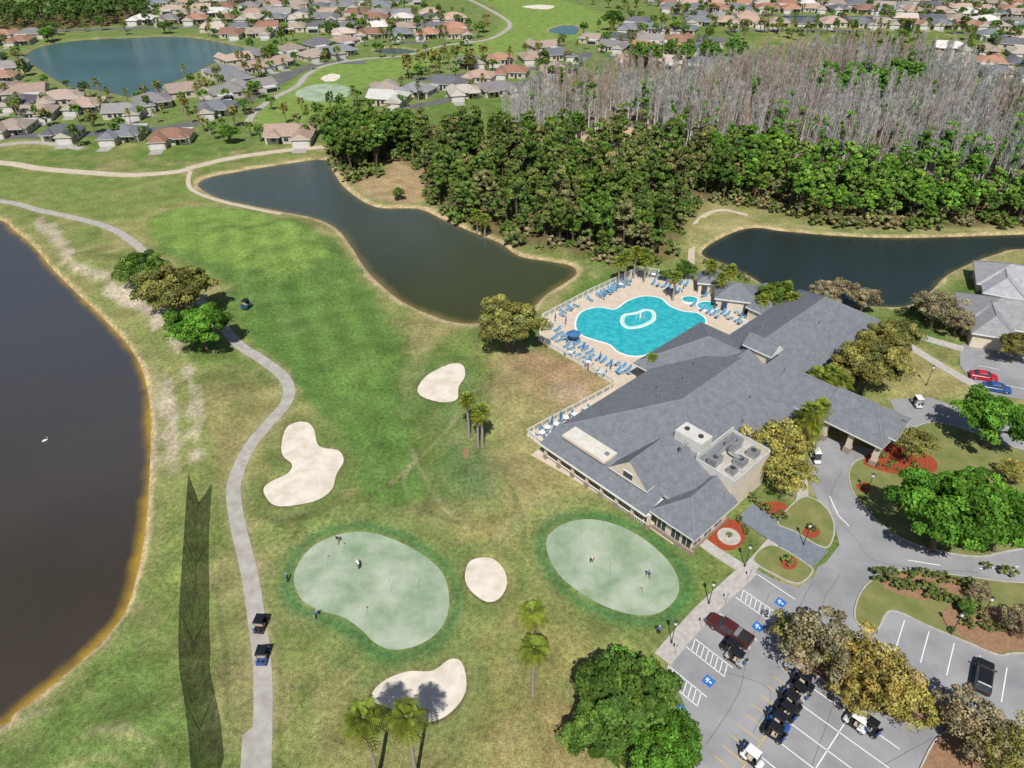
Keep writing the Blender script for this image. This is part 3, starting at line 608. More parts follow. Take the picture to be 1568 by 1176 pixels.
# porte cochere
club.hip(36.2,46.8,-36.6,-26,4.4,7.8,'y',4.2,0,'shingle','cream')
club.hip(39,44,-37.3,-31,4.9,6.9,'y',0,0,'shingle','cream',caps=False)
for a in (27.4,31.6,35.8):
    for b_ in (37.2,45.8): club.box((b_,-a,2.3),(.8,.8,3.6),'cream'); club.box((b_,-a,.6),(1.1,1.1,1.1),'stone')
club.box((37.2,-31.5,3.8),(.5,9,.55),'white'); club.box((45.8,-31.5,3.8),(.5,9,.55),'white'); club.box((41.5,-35.9,3.8),(8.3,.5,.55),'white')
club.box((41.5,-37.33,5.6),(1.2,.06,.7),'glass')
club.box((41.5,-26.2,1.4),(3,.1,2.6),'glass')
O=(5.0,83.8,0); co=club.obj('clubhouse',O,R(43))
# ------------------------------------------------------------------ range net
nl=smooth(GP([(306,775),(302,860),(298,950),(296,1020),(300,1090),(311,1145),(320,1250)]),False,4); HN=6.4
b=MB(); pp=resample(nl,4.0)
for i,p in enumerate(pp):
    if i%3==0: b.tube([(p[0],p[1],-.2),(p[0],p[1],HN+.1)],[.05,.035],'pole',6)
for z in (0.25,HN): b.tube([(p[0],p[1],z) for p in pp],[.02]*len(pp),'pole',4)
for i in range(len(pp)-1):
    a=np.array(pp[i][:2]);c=np.array(pp[i+1][:2]); t_=(c-a)/np.linalg.norm(c-a); nv=np.array((-t_[1],t_[0])); n_=4; mz=5
    def q_(j,k):
        ph=(i%3+j/n_)/3; s_=.3*math.sin(math.pi*ph)*math.sin(math.pi*k/mz); w_=a+(c-a)*j/n_+nv*s_; return (w_[0],w_[1],.05+k*(HN-.05)/mz)
    for j in range(n_):
        for k in range(mz): b.face([q_(j,k),q_(j+1,k),q_(j+1,k+1),q_(j,k+1)],'net')
b.obj('driving_range_net')
# ------------------------------------------------------------------ vegetation
def leafcloud(mb_tubes,clumps,n,size,aspect=1.0,up=.0,name='tree',flat=.0,kk='leaf',seed=0):
    rg=np.random.default_rng(seed); vs=[];cs=[]
    for (c,r,sh) in clumps:
        d=rg.normal(size=(n,3)); d/=np.linalg.norm(d,axis=1)[:,None]; d[:,2]=np.where(d[:,2]<-.3,-d[:,2],d[:,2])
        rad=np.array(r)*(.55+.55*rg.random((n,1))**.6); p=np.array(c)+d*rad
        nrm=d*.8+rg.normal(size=(n,3))*.45+np.array((0,0,up)); nrm/=np.linalg.norm(nrm,axis=1)[:,None]
        t_=np.cross(nrm,rg.normal(size=(n,3))); t_/=np.linalg.norm(t_,axis=1)[:,None]; b_=np.cross(nrm,t_)
        s_=size*(.6+.8*rg.random((n,1))); 
        vs.append(np.stack([p-t_*s_-b_*s_*aspect*.6,p+t_*s_*.3-b_*s_*aspect,p+t_*s_+b_*s_*aspect*.5,p-t_*s_*.4+b_*s_*aspect],1))
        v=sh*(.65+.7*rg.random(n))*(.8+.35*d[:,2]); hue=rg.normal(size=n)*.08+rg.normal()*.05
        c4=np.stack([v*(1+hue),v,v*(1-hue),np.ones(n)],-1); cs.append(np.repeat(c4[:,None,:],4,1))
    vs=np.concatenate(vs).reshape(-1,3); cs=np.concatenate(cs).reshape(-1,4); nq=len(vs)//4
    tv=np.array(mb_tubes.v).reshape(-1,3); nt_=len(tv)
    me=bpy.data.meshes.new(name); faces=list(mb_tubes.f)
    me.from_pydata(np.concatenate([tv,vs]).tolist(),[],faces+(np.arange(nq*4).reshape(-1,4)+nt_).tolist())
    for k in mb_tubes.mats: me.materials.append(M[k])
    me.materials.append(M[kk]); me.polygons.foreach_set('material_index',mb_tubes.m+[len(mb_tubes.mats)]*nq)
    ca=me.color_attributes.new('shade','FLOAT_COLOR','POINT'); ca.data.foreach_set('color',np.concatenate([np.ones((nt_,4)),cs]).ravel())
    return me
def broadleaf(seed,Rr=5.0,H=9.0,ncl=55,nl=220,size=.17,flat=.62,kk='leaf'):
    rd=random.Random(seed); b=MB(); cl=[]; zc=H-Rr*flat
    ga=2.399
    for i in range(ncl):
        t=(i+.5)/ncl; ph=i*ga+rd.uniform(-.5,.5); cz=1-1.35*t; rr_=math.sqrt(max(0,1-cz*cz)); q=rd.uniform(.5,.9)*(1+.13*math.sin(ph*2+seed)+.09*math.sin(ph*3+seed*2))
        c=(Rr*q*rr_*math.cos(ph),Rr*q*rr_*math.sin(ph),zc+Rr*flat*q*cz)
        r=rd.uniform(.13,.25)*Rr; cl.append((c,(r,r,r*.75),rd.uniform(.6,1.4)))
    b.tube([(0,0,-.2),(.1,.05,H*.2),(.0,.1,H*.45)],[.055*Rr+.1,.05*Rr+.05,.035*Rr],'bark',7)
    for i in range(0,ncl,4):
        c=cl[i][0]; m_=(c[0]*.4,c[1]*.4,H*.32+c[2]*.3); b.tube([(0,.05,H*.22),m_,c],[.03*Rr,.018*Rr,.02],'bark',5,False)
    return leafcloud(b,cl,nl,size,name='broadleaf',seed=seed,kk=kk)
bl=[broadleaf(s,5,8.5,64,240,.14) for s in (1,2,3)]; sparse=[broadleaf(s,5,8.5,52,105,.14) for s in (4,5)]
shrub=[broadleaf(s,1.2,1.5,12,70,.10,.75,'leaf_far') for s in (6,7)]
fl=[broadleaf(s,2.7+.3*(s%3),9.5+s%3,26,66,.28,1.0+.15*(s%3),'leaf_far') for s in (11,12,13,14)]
def pine(seed,H=14):
    rd=random.Random(seed); b=MB(); cl=[]
    b.tube([(0,0,-.2),(.15,0,H*.5),(0,.1,H*.95)],[.25,.18,.05],'bark',6)
    for i in range(20):
        z=H*rd.uniform(.35,.98); rad=2.6*(1.1-z/H)+.7; t=rd.uniform(0,6.28); c=(rad*math.cos(t)*.8,rad*math.sin(t)*.8,z)
        cl.append((c,(.9,.9,.6),rd.uniform(.65,1.3))); b.tube([(0,0,z-.5),c],[.06,.02],'bark',4,False)
    return leafcloud(b,cl,66,.24,name='pine',seed=seed,kk='leaf_far')
pn=[pine(s,12+s%3) for s in (21,22,23)]
def cypress(seed,H=14):
    rd=random.Random(seed); rg=np.random.default_rng(seed); b=MB()
    b.tube([(0,0,-.2),(0,0,1.5),(.1,0,H*.5),(0,.1,H)],[.48,.30,.22,.07],'cybark',5)
    for i in range(24):
        z=H*rd.uniform(.3,.97); Lb=1.5*(1.15-z/H)+.3; t=rd.uniform(0,6.28); c=(Lb*math.cos(t),Lb*math.sin(t),z+Lb*.9); b.tube([(0,0,z),c],[.06,.02],'cybark',3,False)
    n=260; z=H*(.3+.7*rg.random(n)**.8); L_=(1.7*(1.15-z/H)+.2)*rg.random(n)**.6; t=rg.random(n)*6.28
    p=np.stack([L_*np.cos(t),L_*np.sin(t),z+L_*.5],-1); d=np.stack([np.cos(t),np.sin(t),2.2+rg.random(n)],-1)+rg.normal(size=(n,3))*.35; d/=np.linalg.norm(d,axis=1)[:,None]
    s_=np.cross(d,rg.normal(size=(n,3))); s_/=np.linalg.norm(s_,axis=1)[:,None]; l=(.5+.7*rg.random((n,1))); w=.055
    q=np.stack([p-s_*w,p+s_*w,p+d*l*1.3+s_*w*.5,p+d*l*1.3-s_*w*.5],1).reshape(-1,3)
    v=.45+1.1*rg.random(n); c4=np.repeat(np.stack([v,v,v,np.ones(n)],-1)[:,None,:],4,1).reshape(-1,4)
    tv=np.array(b.v); me=bpy.data.meshes.new('cypress'); me.from_pydata(np.concatenate([tv,q]).tolist(),[],b.f+(np.arange(n*4).reshape(-1,4)+len(tv)).tolist())
    me.materials.append(M['cybark']); me.materials.append(M['twig']); me.polygons.foreach_set('material_index',[0]*len(b.f)+[1]*n)
    ca=me.color_attributes.new('shade','FLOAT_COLOR','POINT'); ca.data.foreach_set('color',np.concatenate([np.ones((len(tv),4)),c4]).ravel()); return me
cy_=[cypress(s,12+s%4) for s in (31,32,33,34)]
def palm(seed,H=10,Rc=2.3,nf=40):
    rd=random.Random(seed); b=MB()
    b.tube([(0,0,-.2),(.08,0,H*.3),(-.05,.05,H*.7),(0,0,H-.3)],[.28,.21,.19,.22],'palmbark',8); b.tube([(0,0,H-1.0),(0,0,H-.2),(0,0,H+.3)],[.2,.36,.1],'palmbark',8)
    fb_=MB(); sh=[]
    for i in range(nf):
        t=i*2.399+rd.uniform(-.2,.2); el=math.radians(80-135*(i/nf)); Lf_=Rc*rd.uniform(.82,1.15); d=Vector((math.cos(t)*math.cos(el),math.sin(t)*math.cos(el),math.sin(el)))
        side=Vector((-math.sin(t),math.cos(t),0)); pts=[]; base=Vector((0,0,H)); K=10
        for k in range(K+1):
            u_=k/K; pts.append(base+d*Lf_*u_+Vector((0,0,-1))*Lf_*.42*u_*u_)
        dead=i>nf*.88
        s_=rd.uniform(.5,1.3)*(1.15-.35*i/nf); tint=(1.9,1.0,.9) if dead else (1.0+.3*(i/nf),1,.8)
        for k in range(2,K):
            for sg in(-1,1):
                ln=Lf_*.34*math.sin(math.pi*(.22+.75*k/K)); fw=(pts[k+1]-pts[k]).normalized()
                tip=pts[k]+side*sg*ln+fw*ln*.8+Vector((0,0,-.3*ln)); fb_.v+=[tuple(pts[k]-fw*.04),tuple(pts[k]+fw*.14),tuple(tip)]
                n=len(fb_.v); fb_.f.append((n-3,n-2,n-1)); q=s_*rd.uniform(.75,1.25); sh+=[(q*tint[0],q,q*tint[2],1)]*3
        for k in range(K):
            a,c=pts[k],pts[k+1]; w=side*.04; fb_.v+=[tuple(a-w),tuple(a+w),tuple(c+w),tuple(c-w)]; n=len(fb_.v); fb_.f.append((n-4,n-3,n-2,n-1)); sh+=[(s_*1.2,s_,s_*.6,1)]*4
    nt_=len(b.v); me=bpy.data.meshes.new('palm'); me.from_pydata(b.v+fb_.v,[],b.f+[tuple(i+nt_ for i in f) for f in fb_.f])
    me.materials.append(M['palmbark']); me.materials.append(M['leaf']); me.polygons.foreach_set('material_index',[0]*len(b.f)+[1]*len(fb_.f))
    ca=me.color_attributes.new('shade','FLOAT_COLOR','POINT'); ca.data.foreach_set('color',np.array([(1,1,1,1)]*nt_+sh).ravel()); return me
CG=dict(green=(.115,.20,.04),bright=(.12,.26,.035),olive=(.24,.235,.07),yellow=(.37,.34,.09),brown=(.30,.26,.15),orange=(.38,.31,.09),dark=(.08,.14,.03))
def vary(c,a=.15):
    k=1+U(-a,a); return (c[0]*k*(1+U(-a,a)*.5),c[1]*k,c[2]*k)
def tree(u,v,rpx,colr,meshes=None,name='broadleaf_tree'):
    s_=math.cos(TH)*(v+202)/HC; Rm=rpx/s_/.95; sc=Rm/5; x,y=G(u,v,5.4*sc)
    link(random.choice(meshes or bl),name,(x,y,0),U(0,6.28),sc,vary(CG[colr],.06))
for a in [(218,410,32,'green'),(268,444,46,'olive'),(305,498,40,'bright'),(240,425,26,'green'),(778,493,46,'olive'),(955,1070,72,'green'),(1015,1140,58,'bright'),(920,1115,52,'green'),(975,1040,44,'bright'),(1455,785,68,'bright'),(1520,790,58,'bright'),(1490,755,45,'bright'),(1528,642,48,'bright'),(1325,558,46,'olive'),(1372,512,30,'olive'),(1350,530,34,'olive'),(1285,560,22,'bright'),
 (1050,412,16,'green'),(1262,450,24,'brown'),(1325,455,22,'brown'),(1190,452,26,'green'),(610,295,10,'green'),(1560,530,26,'olive'),(1480,930,14,'green'),(985,392,14,'green'),(1020,420,10,'green'),
 (350,203,14,'bright'),(575,70,7,'green'),(415,78,12,'bright'),(940,28,14,'dark'),(720,95,10,'olive'),(250,40,9,'green'),(70,50,11,'bright'),(740,38,9,'olive')]: tree(*a)
for a in [(1190,680,46,'yellow'),(1205,722,38,'yellow'),(1165,700,28,'yellow'),(1175,655,24,'yellow'),(1250,985,54,'brown'),(1220,970,34,'olive'),(1345,1030,58,'orange'),(1385,1070,42,'yellow'),(1300,1000,42,'olive'),(1310,1060,36,'orange'),(1500,1115,52,'brown'),(1545,1150,52,'olive'),(1460,1095,32,'brown'),(1396,676,32,'olive'),(1435,470,32,'brown'),(1470,490,24,'brown'),(1420,470,20,'brown'),(1290,440,18,'brown'),(1560,950,26,'brown'),(1500,905,18,'brown'),(1555,720,22,'yellow')]: tree(*a,meshes=sparse)
pals={}
def putpalm(u,v,H,Rc=2.3,c=(.18,.245,.05)):
    k=(H,Rc)
    if k not in pals: pals[k]=palm(int(H*10),H,Rc)
    x,y=G(u,v,H); link(pals[k],'palm_tree',(x,y,0),U(0,6.28),1,vary(c,.08))
for a in [(556,1100,12,2.5),(622,1098,12,2.4),(816,936,10,1.8),(818,992,10,1.9),(715,610,8,1.6),(737,628,8,1.7),(730,634,7,1.4),(1245,628,9,2.4),(1236,640,7,2.4),(1258,622,8,2.),(1245,655,5,2.),(1180,445,6,1.8),(1205,438,6,1.8),(1168,458,5,1.8),(1215,455,6,1.8),(960,392,7,1.8),(975,384,7,1.8),(990,396,6,1.8),(950,400,6,1.7),(1090,405,7,1.8),(1120,412,6,1.8),(1105,425,6,1.8),(1035,423,6,1.8),(1000,548,5,1.5),(1275,570,7,2.2),(1262,580,6,2.2),(1290,582,6,2.2),(1250,572,6,2.2),(730,328,5,2.),(742,335,5,2.)]: putpalm(*a)
def scatter(poly,pitch):
    P=GP(poly); xs=[p[0] for p in P]; ys=[p[1] for p in P]; out=[]
    y=min(ys)
    while y<max(ys):
        x=min(xs)
        while x<max(xs):
            q=(x+U(-.5,.5)*pitch,y+U(-.5,.5)*pitch)
            if inpoly(q,P): out.append(q)
            x+=pitch
        y+=pitch
    return out
def nearwater(q,m=2.0):
    return any(inpoly(q,LK[k]) or inpoly((q[0],q[1]-m),LK[k]) or inpoly((q[0]-m,q[1]),LK[k]) or inpoly((q[0]+m,q[1]),LK[k]) for k in LK)
wood=empty('woodland')
for q in scatter(FG,4.4):
    if nearwater(q): continue
    g=fbm(np.array([q[0]]),np.array([q[1]]),14,2,9.)[0]
    if g<.38 and random.random()<.6: continue
    r_=random.random(); isb=q[0]>68+U(-8,8)
    ms=pn if (r_<(.25 if isb else .55)) else fl
    c=random.choice([(.14,.28,.04),(.12,.24,.035),(.16,.26,.05),(.10,.19,.035)]) if isb else random.choice([(.09,.155,.035),(.115,.17,.04),(.14,.18,.055),(.085,.14,.03),(.19,.19,.075),(.11,.19,.035)])
    link(random.choice(ms),'woodland_tree',(q[0],q[1],0),U(0,6.28),U(.55,1.12),vary(c),parent=wood)
for q in scatter([(x,y+5) for x,y in FG],2.8):
    if nearwater(q,1.): continue
    if random.random()<.55: link(random.choice(shrub),'understory_shrub',(q[0],q[1],0),U(0,6.28),U(1.0,2.6),vary(random.choice([(.18,.22,.07),(.13,.21,.045),(.27,.24,.12)])),parent=wood)
cyp=empty('cypress_swamp')
gp=GP([(1230,140),(1400,125),(1410,170),(1260,177)]); cl_=GP([(890,206),(1000,198),(1015,232),(895,238)])
for q in scatter(FC,4.1):
    if inpoly(q,cl_) and random.random()<.93: continue
    g=fbm(np.array([q[0]]),np.array([q[1]]),26,3,4.)[0]
    if (inpoly(q,gp) and random.random()<.75) or (random.random()<.10 and q[1]<240) or random.random()<.05:
        link(random.choice(fl+pn),'green_tree',(q[0],q[1],0),U(0,6.28),U(.7,1.1),vary((.12,.24,.045)),parent=cyp); continue
    k_=float(np.clip((g-.46)*5+(q[1]-250)/300,0,1))
    c=[(.42,.41,.385)[i]*(1-k_)+(.37,.30,.24)[i]*k_ for i in range(3)]
    link(random.choice(cy_),'cypress_tree',(q[0],q[1],0),U(0,6.28),(U(.7,1.0),)*2+(U(.75,1.2),),vary(tuple(c),.2),parent=cyp)
fw=empty('distant_trees')
for q in scatter(FN,6.5): link(random.choice(fl+pn),'far_tree',(q[0],q[1],0),U(0,6.28),U(.7,1.1),vary((.10,.17,.045)),parent=fw)
for q in scatter([(950,98),(1130,84),(1140,98),(960,112)],6): link(random.choice(fl),'far_tree',(q[0],q[1],0),U(0,6.28),U(.7,1.0),vary((.12,.22,.045)),parent=fw)
for q in scatter([(-900,-60),(2400,-60),(2400,-105),(-900,-105)],16): link(random.choice(fl),'far_tree',(q[0],q[1],0),U(0,6.28),U(1.2,2.2),vary((.10,.16,.05)),parent=fw)
for q in scatter([(512,262),(515,232),(560,215),(625,220),(640,240),(590,246),(572,268),(535,276)],3.6):
    if not nearwater(q): link(random.choice(fl),'woodland_tree',(q[0],q[1],0),U(0,6.28),U(1.0,1.3),vary((.10,.17,.035)),parent=wood)
for pl,st_,s_ in (([(1350,888),(1400,905),(1460,925),(1500,945)],1.2,1.0),([(1355,880),(1400,880),(1450,890),(1490,905)],1.5,.8),([(1480,955),(1530,965),(1568,960)],1.8,.8),([(1345,715),(1380,722),(1420,722)],1.2,.5),([(1080,404),(1110,414),(1150,434)],2,.9),([(1400,480),(1440,500),(1500,515),(1560,520)],2.2,1.0),([(1150,765),(1180,790),(1200,795)],1.4,.7),([(1130,800),(1145,820)],1.2,.5)):
    hb=empty('garden_hedge')
    for p in resample(SL(pl),st_): link(random.choice(shrub),'shrub',(p[0]+U(-.3,.3),p[1]+U(-.3,.3),.1),U(0,6.28),s_*U(.7,1.2),vary((.14,.18,.055)),parent=hb)
for u,v,s_ in ((1206,862,.8),(1241,813,.7),(1320,748,.4),(1116,821,.4),(1085,820,.4),(1365,712,.6),(1400,715,.6),(1455,968,.5),(1540,880,1.),(1510,870,.6),(1350,700,.6)):
    x,y=G(u,v); link(random.choice(shrub),'garden_shrub',(x,y,.15),U(0,6),s_,vary((.16,.21,.06)))
# ------------------------------------------------------------------ housing
def house(seed):
    rd=random.Random(seed); b=MB(); w=rd.uniform(13.5,17.5); d_=rd.uniform(10.5,13)
    b.box((0,0,1.35),(w-1,d_-1,2.7),'hwall'); b.hip(-w/2,w/2,-d_/2,d_/2,2.9,5.3,'x',d_*.5 if seed%3 else 0,d_*.5,'hroof','hwall',fas='hwhite',caps=False,ft=.2)
    sx=rd.choice((-1,1)); gx=sx*(w/2-3.6); b.box((gx,-d_/2-1.8,1.35),(6.0,5,2.7),'hwall'); b.hip(gx-3.5,gx+3.5,-d_/2-4.8,1,2.88,4.7,'y',3.3 if seed%2 else 0,2,'hroof','hwall',fas='hwhite',caps=False,ft=.2)
    if rd.random()<.6: b.hip(-gx-2.6,-gx+2.6,-d_/2-1.6,1,2.92,4.4,'y',2.6,2,'hroof',fas='hwhite',caps=False,ft=.2)
    b.box((gx,-d_/2-4.33,1.15),(4.8,.08,2.2),'hwhite')
    lx=-sx*w*.2; b.box((lx,d_/2+1.4,1.3),(6,3.6,2.5),'hwhite'); b.box((lx,d_/2+1.5,2.62),(6.2,3.6,.1),'hwhite'); b.box((lx,d_/2+3.22,1.2),(5.4,.06,1.8),'dark')
    for x in(-w*.3*sx,-w*.05*sx): b.box((x,-d_/2+.47,1.5),(1.5,.08,1.2),'glass')
    b.box((-w*.17*sx,-d_/2+.46,1.1),(1.0,.08,2.1),'dark')
    for y in(-2,2): b.box((w/2-.47,y,1.5),(.08,1.3,1.1),'glass'); b.box((-w/2+.47,y,1.5),(.08,1.3,1.1),'glass'); b.box((y*1.8,d_/2-.46,1.5),(1.3,.08,1.1),'glass')
    b.box((gx,-d_/2-7.2,.03),(4.6,5,.07),'drive')
    return b.mesh('bungalow')
hs=[house(s) for s in range(9)]
RC=[(.17,.175,.19),(.11,.11,.125),(.38,.27,.22),(.40,.29,.23),(.30,.24,.20),(.13,.13,.15),(.25,.24,.23),(.34,.19,.13),(.55,.53,.50),(.20,.19,.19),(.33,.27,.23),(.15,.155,.17),(.26,.14,.10),(.44,.38,.33),(.21,.215,.23)]
roads=MB(); placed=[]
yt=empty('garden_trees')
pm=palm(99,6,1.9,20)
def puthouse(x,y,rot):
    if nearwater((x,y),9) or nearwater((x,y-9),3): return
    if any((x-a)**2+(y-c)**2<13.2**2 for a,c in placed): return
    placed.append((x,y)); link(random.choice(hs),'bungalow_house',(x,y,0),rot+U(-.12,.12),U(.84,1.0),vary(random.choice(RC),.12))
def gtree(x,y):
    if nearwater((x,y),1) or any((x-a)**2+(y-c)**2<52 for a,c in placed): return
    if random.random()<.3: link(pm,'yard_palm',(x,y,0),U(0,6.28),U(.7,1.3),vary((.17,.23,.06)),parent=yt)
    else: link(random.choice(fl),'yard_tree',(x,y,0),U(0,6.28),(U(.45,.95),)*2+(U(.4,.75),),vary(random.choice(((.11,.20,.04),(.14,.26,.045),(.24,.23,.08),(.09,.15,.03)))),parent=yt)
def cluster(poly,rot,trees=.75,z=.03):
    P=GP(poly); c=np.mean(P,0); cr,sr=math.cos(rot),math.sin(rot); ext=max(math.dist(c,p) for p in P)
    v=-ext; k=0
    while v<ext:
        u=-ext; run=[]
        while u<ext:
            vv=v+7*math.sin(u*.018+k*.1); x=c[0]+u*cr-vv*sr; y=c[1]+u*sr+vv*cr
            if inpoly((x,y),P):
                if k%3!=2: puthouse(x+U(-1,1),y+U(-1.5,1.5),rot+(0 if k%3==0 else math.pi)); 
                elif not nearwater((x,y),8): run.append((x,y))
                for _ in range(2):
                    if random.random()<trees: gtree(x+U(-10,10),y+U(-10,10))
            elif run:
                if len(run)>1: strip('',run,6.5,z,'road',b=roads)
                run=[]
            u+=15.5
        if len(run)>1: strip('',run,6.5,z,'road',b=roads)
        v+=(18.5 if k%3==0 else 16); k+=1
for u,v,ro in ((20,188,.1),(95,197,.1),(190,198,0),(263,203,.2),(445,199,0),(60,165,.3),(190,164,.15),(232,150,.5),(285,133,.6),(330,160,.2),(595,145,-.2),(640,133,-.3),(690,123,-.3),(735,112,-.3),(785,105,-.3),(840,120,.3),(5,130,.2),(30,150,.3),(130,155,.1),(360,115,.6),(370,150,.5)):
    x,y=G(u,v,3); puthouse(x,y,ro)
cluster([(-260,85),(0,90),(45,112),(95,142),(170,155),(160,182),(60,188),(-260,185)],.35)
cluster([(165,182),(215,155),(300,112),(400,78),(470,58),(560,72),(570,88),(500,95),(450,118),(405,148),(365,188),(300,192)],.75)
cluster([(-300,40),(0,50),(100,47),(250,32),(420,22),(600,12),(700,28),(722,55),(640,72),(480,50),(380,62),(310,52),(250,48),(100,53),(30,72),(-300,75)],.1)
cluster([(555,165),(600,122),(760,85),(870,70),(900,92),(840,125),(740,152),(640,160)],.3)
cluster([(885,62),(960,38),(1060,45),(1100,70),(1070,110),(1000,105),(900,85)],-.3)
cluster([(980,-5),(1568,-10),(1850,-5),(1850,90),(1568,72),(1450,50),(1380,46),(1200,52),(1090,45),(1000,22)],-.15)
cluster([(1430,70),(1568,72),(1900,90),(1900,185),(1568,165),(1500,138),(1450,108)],-.4)
cluster([(230,-20),(700,-20),(640,10),(420,22),(240,28)],.2); cluster([(820,-40),(1500,-40),(1500,-12),(980,-8)],0)
roads.obj('neighbourhood_streets')
strip('main_street',SL([(-100,212),(60,208),(140,205),(300,188),(400,140),(480,100),(560,96)]),6,.04,'road'); strip('main_street',SL([(600,170),(700,150),(800,128),(880,100),(900,80)]),6,.045,'road')
for u,v,s_ in [(U(0,560),U(15,215),0) for _ in range(210)]+[(U(560,900),U(5,130),0) for _ in range(100)]+[(U(880,1568),U(0,75),0) for _ in range(240)]:
    x,y=G(u,v)
    if inpoly((x,y),SP([(400,160),(470,110),(600,92),(640,108),(520,165)])) or inpoly((x,y),SP([(740,60),(770,0),(860,0),(940,40),(760,90)])): continue
    gtree(x,y)
for u,v in ((625,118),(645,112),(662,106),(680,100),(700,98),(720,102),(668,115),(740,98)):
    x,y=G(u,v); link(random.choice(fl),'fairway_tree',(x,y,0),U(0,6),.9,vary((.26,.25,.07)))
for u,v in ((120,225),(180,215),(225,220),(470,215),(485,208),(330,215),(385,210),(400,218),(540,190),(490,190)):
    x,y=G(u,v); link(random.choice(fl),'fairway_tree',(x,y,0),U(0,6),U(.5,.75),vary((.14,.22,.05)))
def villa(u,v,rot,w,d_,c):
    b=MB(); b.box((0,0,1.6),(w-1.4,d_-1.4,3.2),'cream'); b.hip(-w/2,w/2,-d_/2,d_/2,3.4,6.6,'x',d_*.5,d_*.5,'hroof')
    b.hip(-w/2+1,-w/2+9,-d_/2-4,2,3.35,5.8,'y',4,2,'hroof'); b.box((-w/2+5,-d_/2-1.4,1.6),(6.8,4,3.2),'cream')
    for x in range(int(-w/2)+2,int(w/2)-1,3): b.box((x,-d_/2+.67,1.7),(1.4,.08,1.4),'glass')
    b.box((w/2-4,-d_/2-.4,2.8),(7,2.6,.15),'white')
    for x in(w/2-7.2,w/2-.8): b.box((x,-d_/2-1.5,1.4),(.2,.2,2.7),'white')
    x,y=G(u,v,4); o=b.obj('villa_house',(x,y,0),rot); o.color=(*c,1)
villa(1555,478,R(-20),20,13,(.26,.26,.27)); villa(1570,425,R(-25),19,12,(.33,.34,.36))
# ------------------------------------------------------------------ vehicles
def wheels(b,xs,w,r):
    for x in xs:
        for s_ in(-1,1): b.tube([(x,s_*(w/2-.2),r),(x,s_*w/2,r)],[r,r],'tyre',14); b.tube([(x,s_*w/2,r),(x,s_*(w/2+.015),r)],[r*.55,r*.5],'metal',10)
def ring(x,w,z0,z1,bev=.1):
    return [(x,-w/2,z0),(x,-w/2,z1-bev),(x,-w/2+bev,z1),(x,w/2-bev,z1),(x,w/2,z1-bev),(x,w/2,z0)]
def car(pk,kind):
    b=MB(); w=1.85
    if kind=='pickup': L_=5.7; prof=[(-2.85,.5,.95,.92),(-2.75,.35,1.1,1),(-.6,.3,1.12,1),(.6,.3,1.12,1),(1.4,.3,1.1,1),(2.6,.32,1.0,.97),(2.85,.45,.85,.88)]; gh=[(-.75,1.1),(-.65,1.75),(.75,1.78),(1.45,1.12)]
    elif kind=='suv': L_=4.8; prof=[(-2.4,.45,.95,.9),(-2.3,.3,1.05,1),(0,.28,1.08,1),(1.2,.28,1.05,1),(2.2,.3,.92,.95),(2.4,.42,.75,.86)]; gh=[(-2.25,1.05),(-1.95,1.68),(.35,1.7),(1.25,1.05)]
    else: L_=4.6; prof=[(-2.3,.42,.8,.88),(-2.15,.28,.92,1),(0,.25,.95,1),(1.1,.25,.93,1),(2.1,.28,.78,.95),(2.3,.4,.62,.85)]; gh=[(-1.75,.92),(-1.05,1.38),(.25,1.42),(1.15,.93)]
    b.loft([ring(x,w*k,z0,z1) for x,z0,z1,k in prof],pk)
    (x0,z0),(x1,z1),(x2,z2),(x3,z3)=gh; wb,wt=w*.92,w*.74
    b.loft([[(x0,-wb/2,z0),(x0,wb/2,z0),(x3,wb/2,z3),(x3,-wb/2,z3)],[(x1,-wt/2,z1-.06),(x1,wt/2,z1-.06),(x2,wt/2,z2-.06),(x2,-wt/2,z2-.06)]],'glass')
    b.loft([[(x1-.06,-wt/2-.03,z1-.07),(x1-.06,wt/2+.03,z1-.07),(x2+.06,wt/2+.03,z2-.07),(x2+.06,-wt/2-.03,z2-.07)],[(x1+.05,-wt/2+.08,z1+.02),(x1+.05,wt/2-.08,z1+.02),(x2-.1,wt/2-.08,z2+.02),(x2-.1,-wt/2+.08,z2+.02)]],pk)
    for s_ in(-1,1):
        for f in(.0,.48,1.0):
            xb=x0+(x3-x0)*f; xt=x1+(x2-x1)*f; b.tube([(xb,s_*wb/2,z0),(xt,s_*(wt/2+.01),z1-.06)],[.045,.04],pk,4)
        b.box((x3-.25,s_*(w/2+.1),z0+.08),(.18,.16,.13),pk); b.box((L_/2-.08,s_*.62,prof[-1][2]-.08),(.12,.4,.14),'white'); b.box((-L_/2+.04,s_*.7,.78),(.08,.3,.16),'paint_red')
    if kind=='pickup':
        b.box((-1.75,0,1.13),(1.9,1.5,.03),'dark')
        for s_ in(-1,1): b.box((-1.75,s_*.84,1.2),(2.1,.12,.16),pk)
        b.box((-2.78,0,1.2),(.1,1.7,.16),pk); b.box((-1.0,0,1.28),(.5,1.4,.28),'metal')
    wheels(b,(-L_*.31,L_*.31),w,.36 if kind!='sedan' else .33); return b
def place(b,name,u,v,rot,z=.056): 
    x,y=G(u,v,.7); return b.obj(name,(x,y,z),rot)
def dirpx(a,b_): p,q=G(*a),G(*b_); return math.atan2(q[1]-p[1],q[0]-p[0])
place(car('paint_maroon','pickup'),'pickup_truck',1117,965,dirpx((1142,982),(1090,948)))
place(car('paint_black','suv'),'parked_suv',1506,1035,dirpx((1502,1062),(1510,1010)))
place(car('paint_red','sedan'),'parked_car',1507,575,dirpx((1490,572),(1526,578)))
place(car('paint_blue','sedan'),'parked_car',1527,593,dirpx((1510,590),(1545,596)))
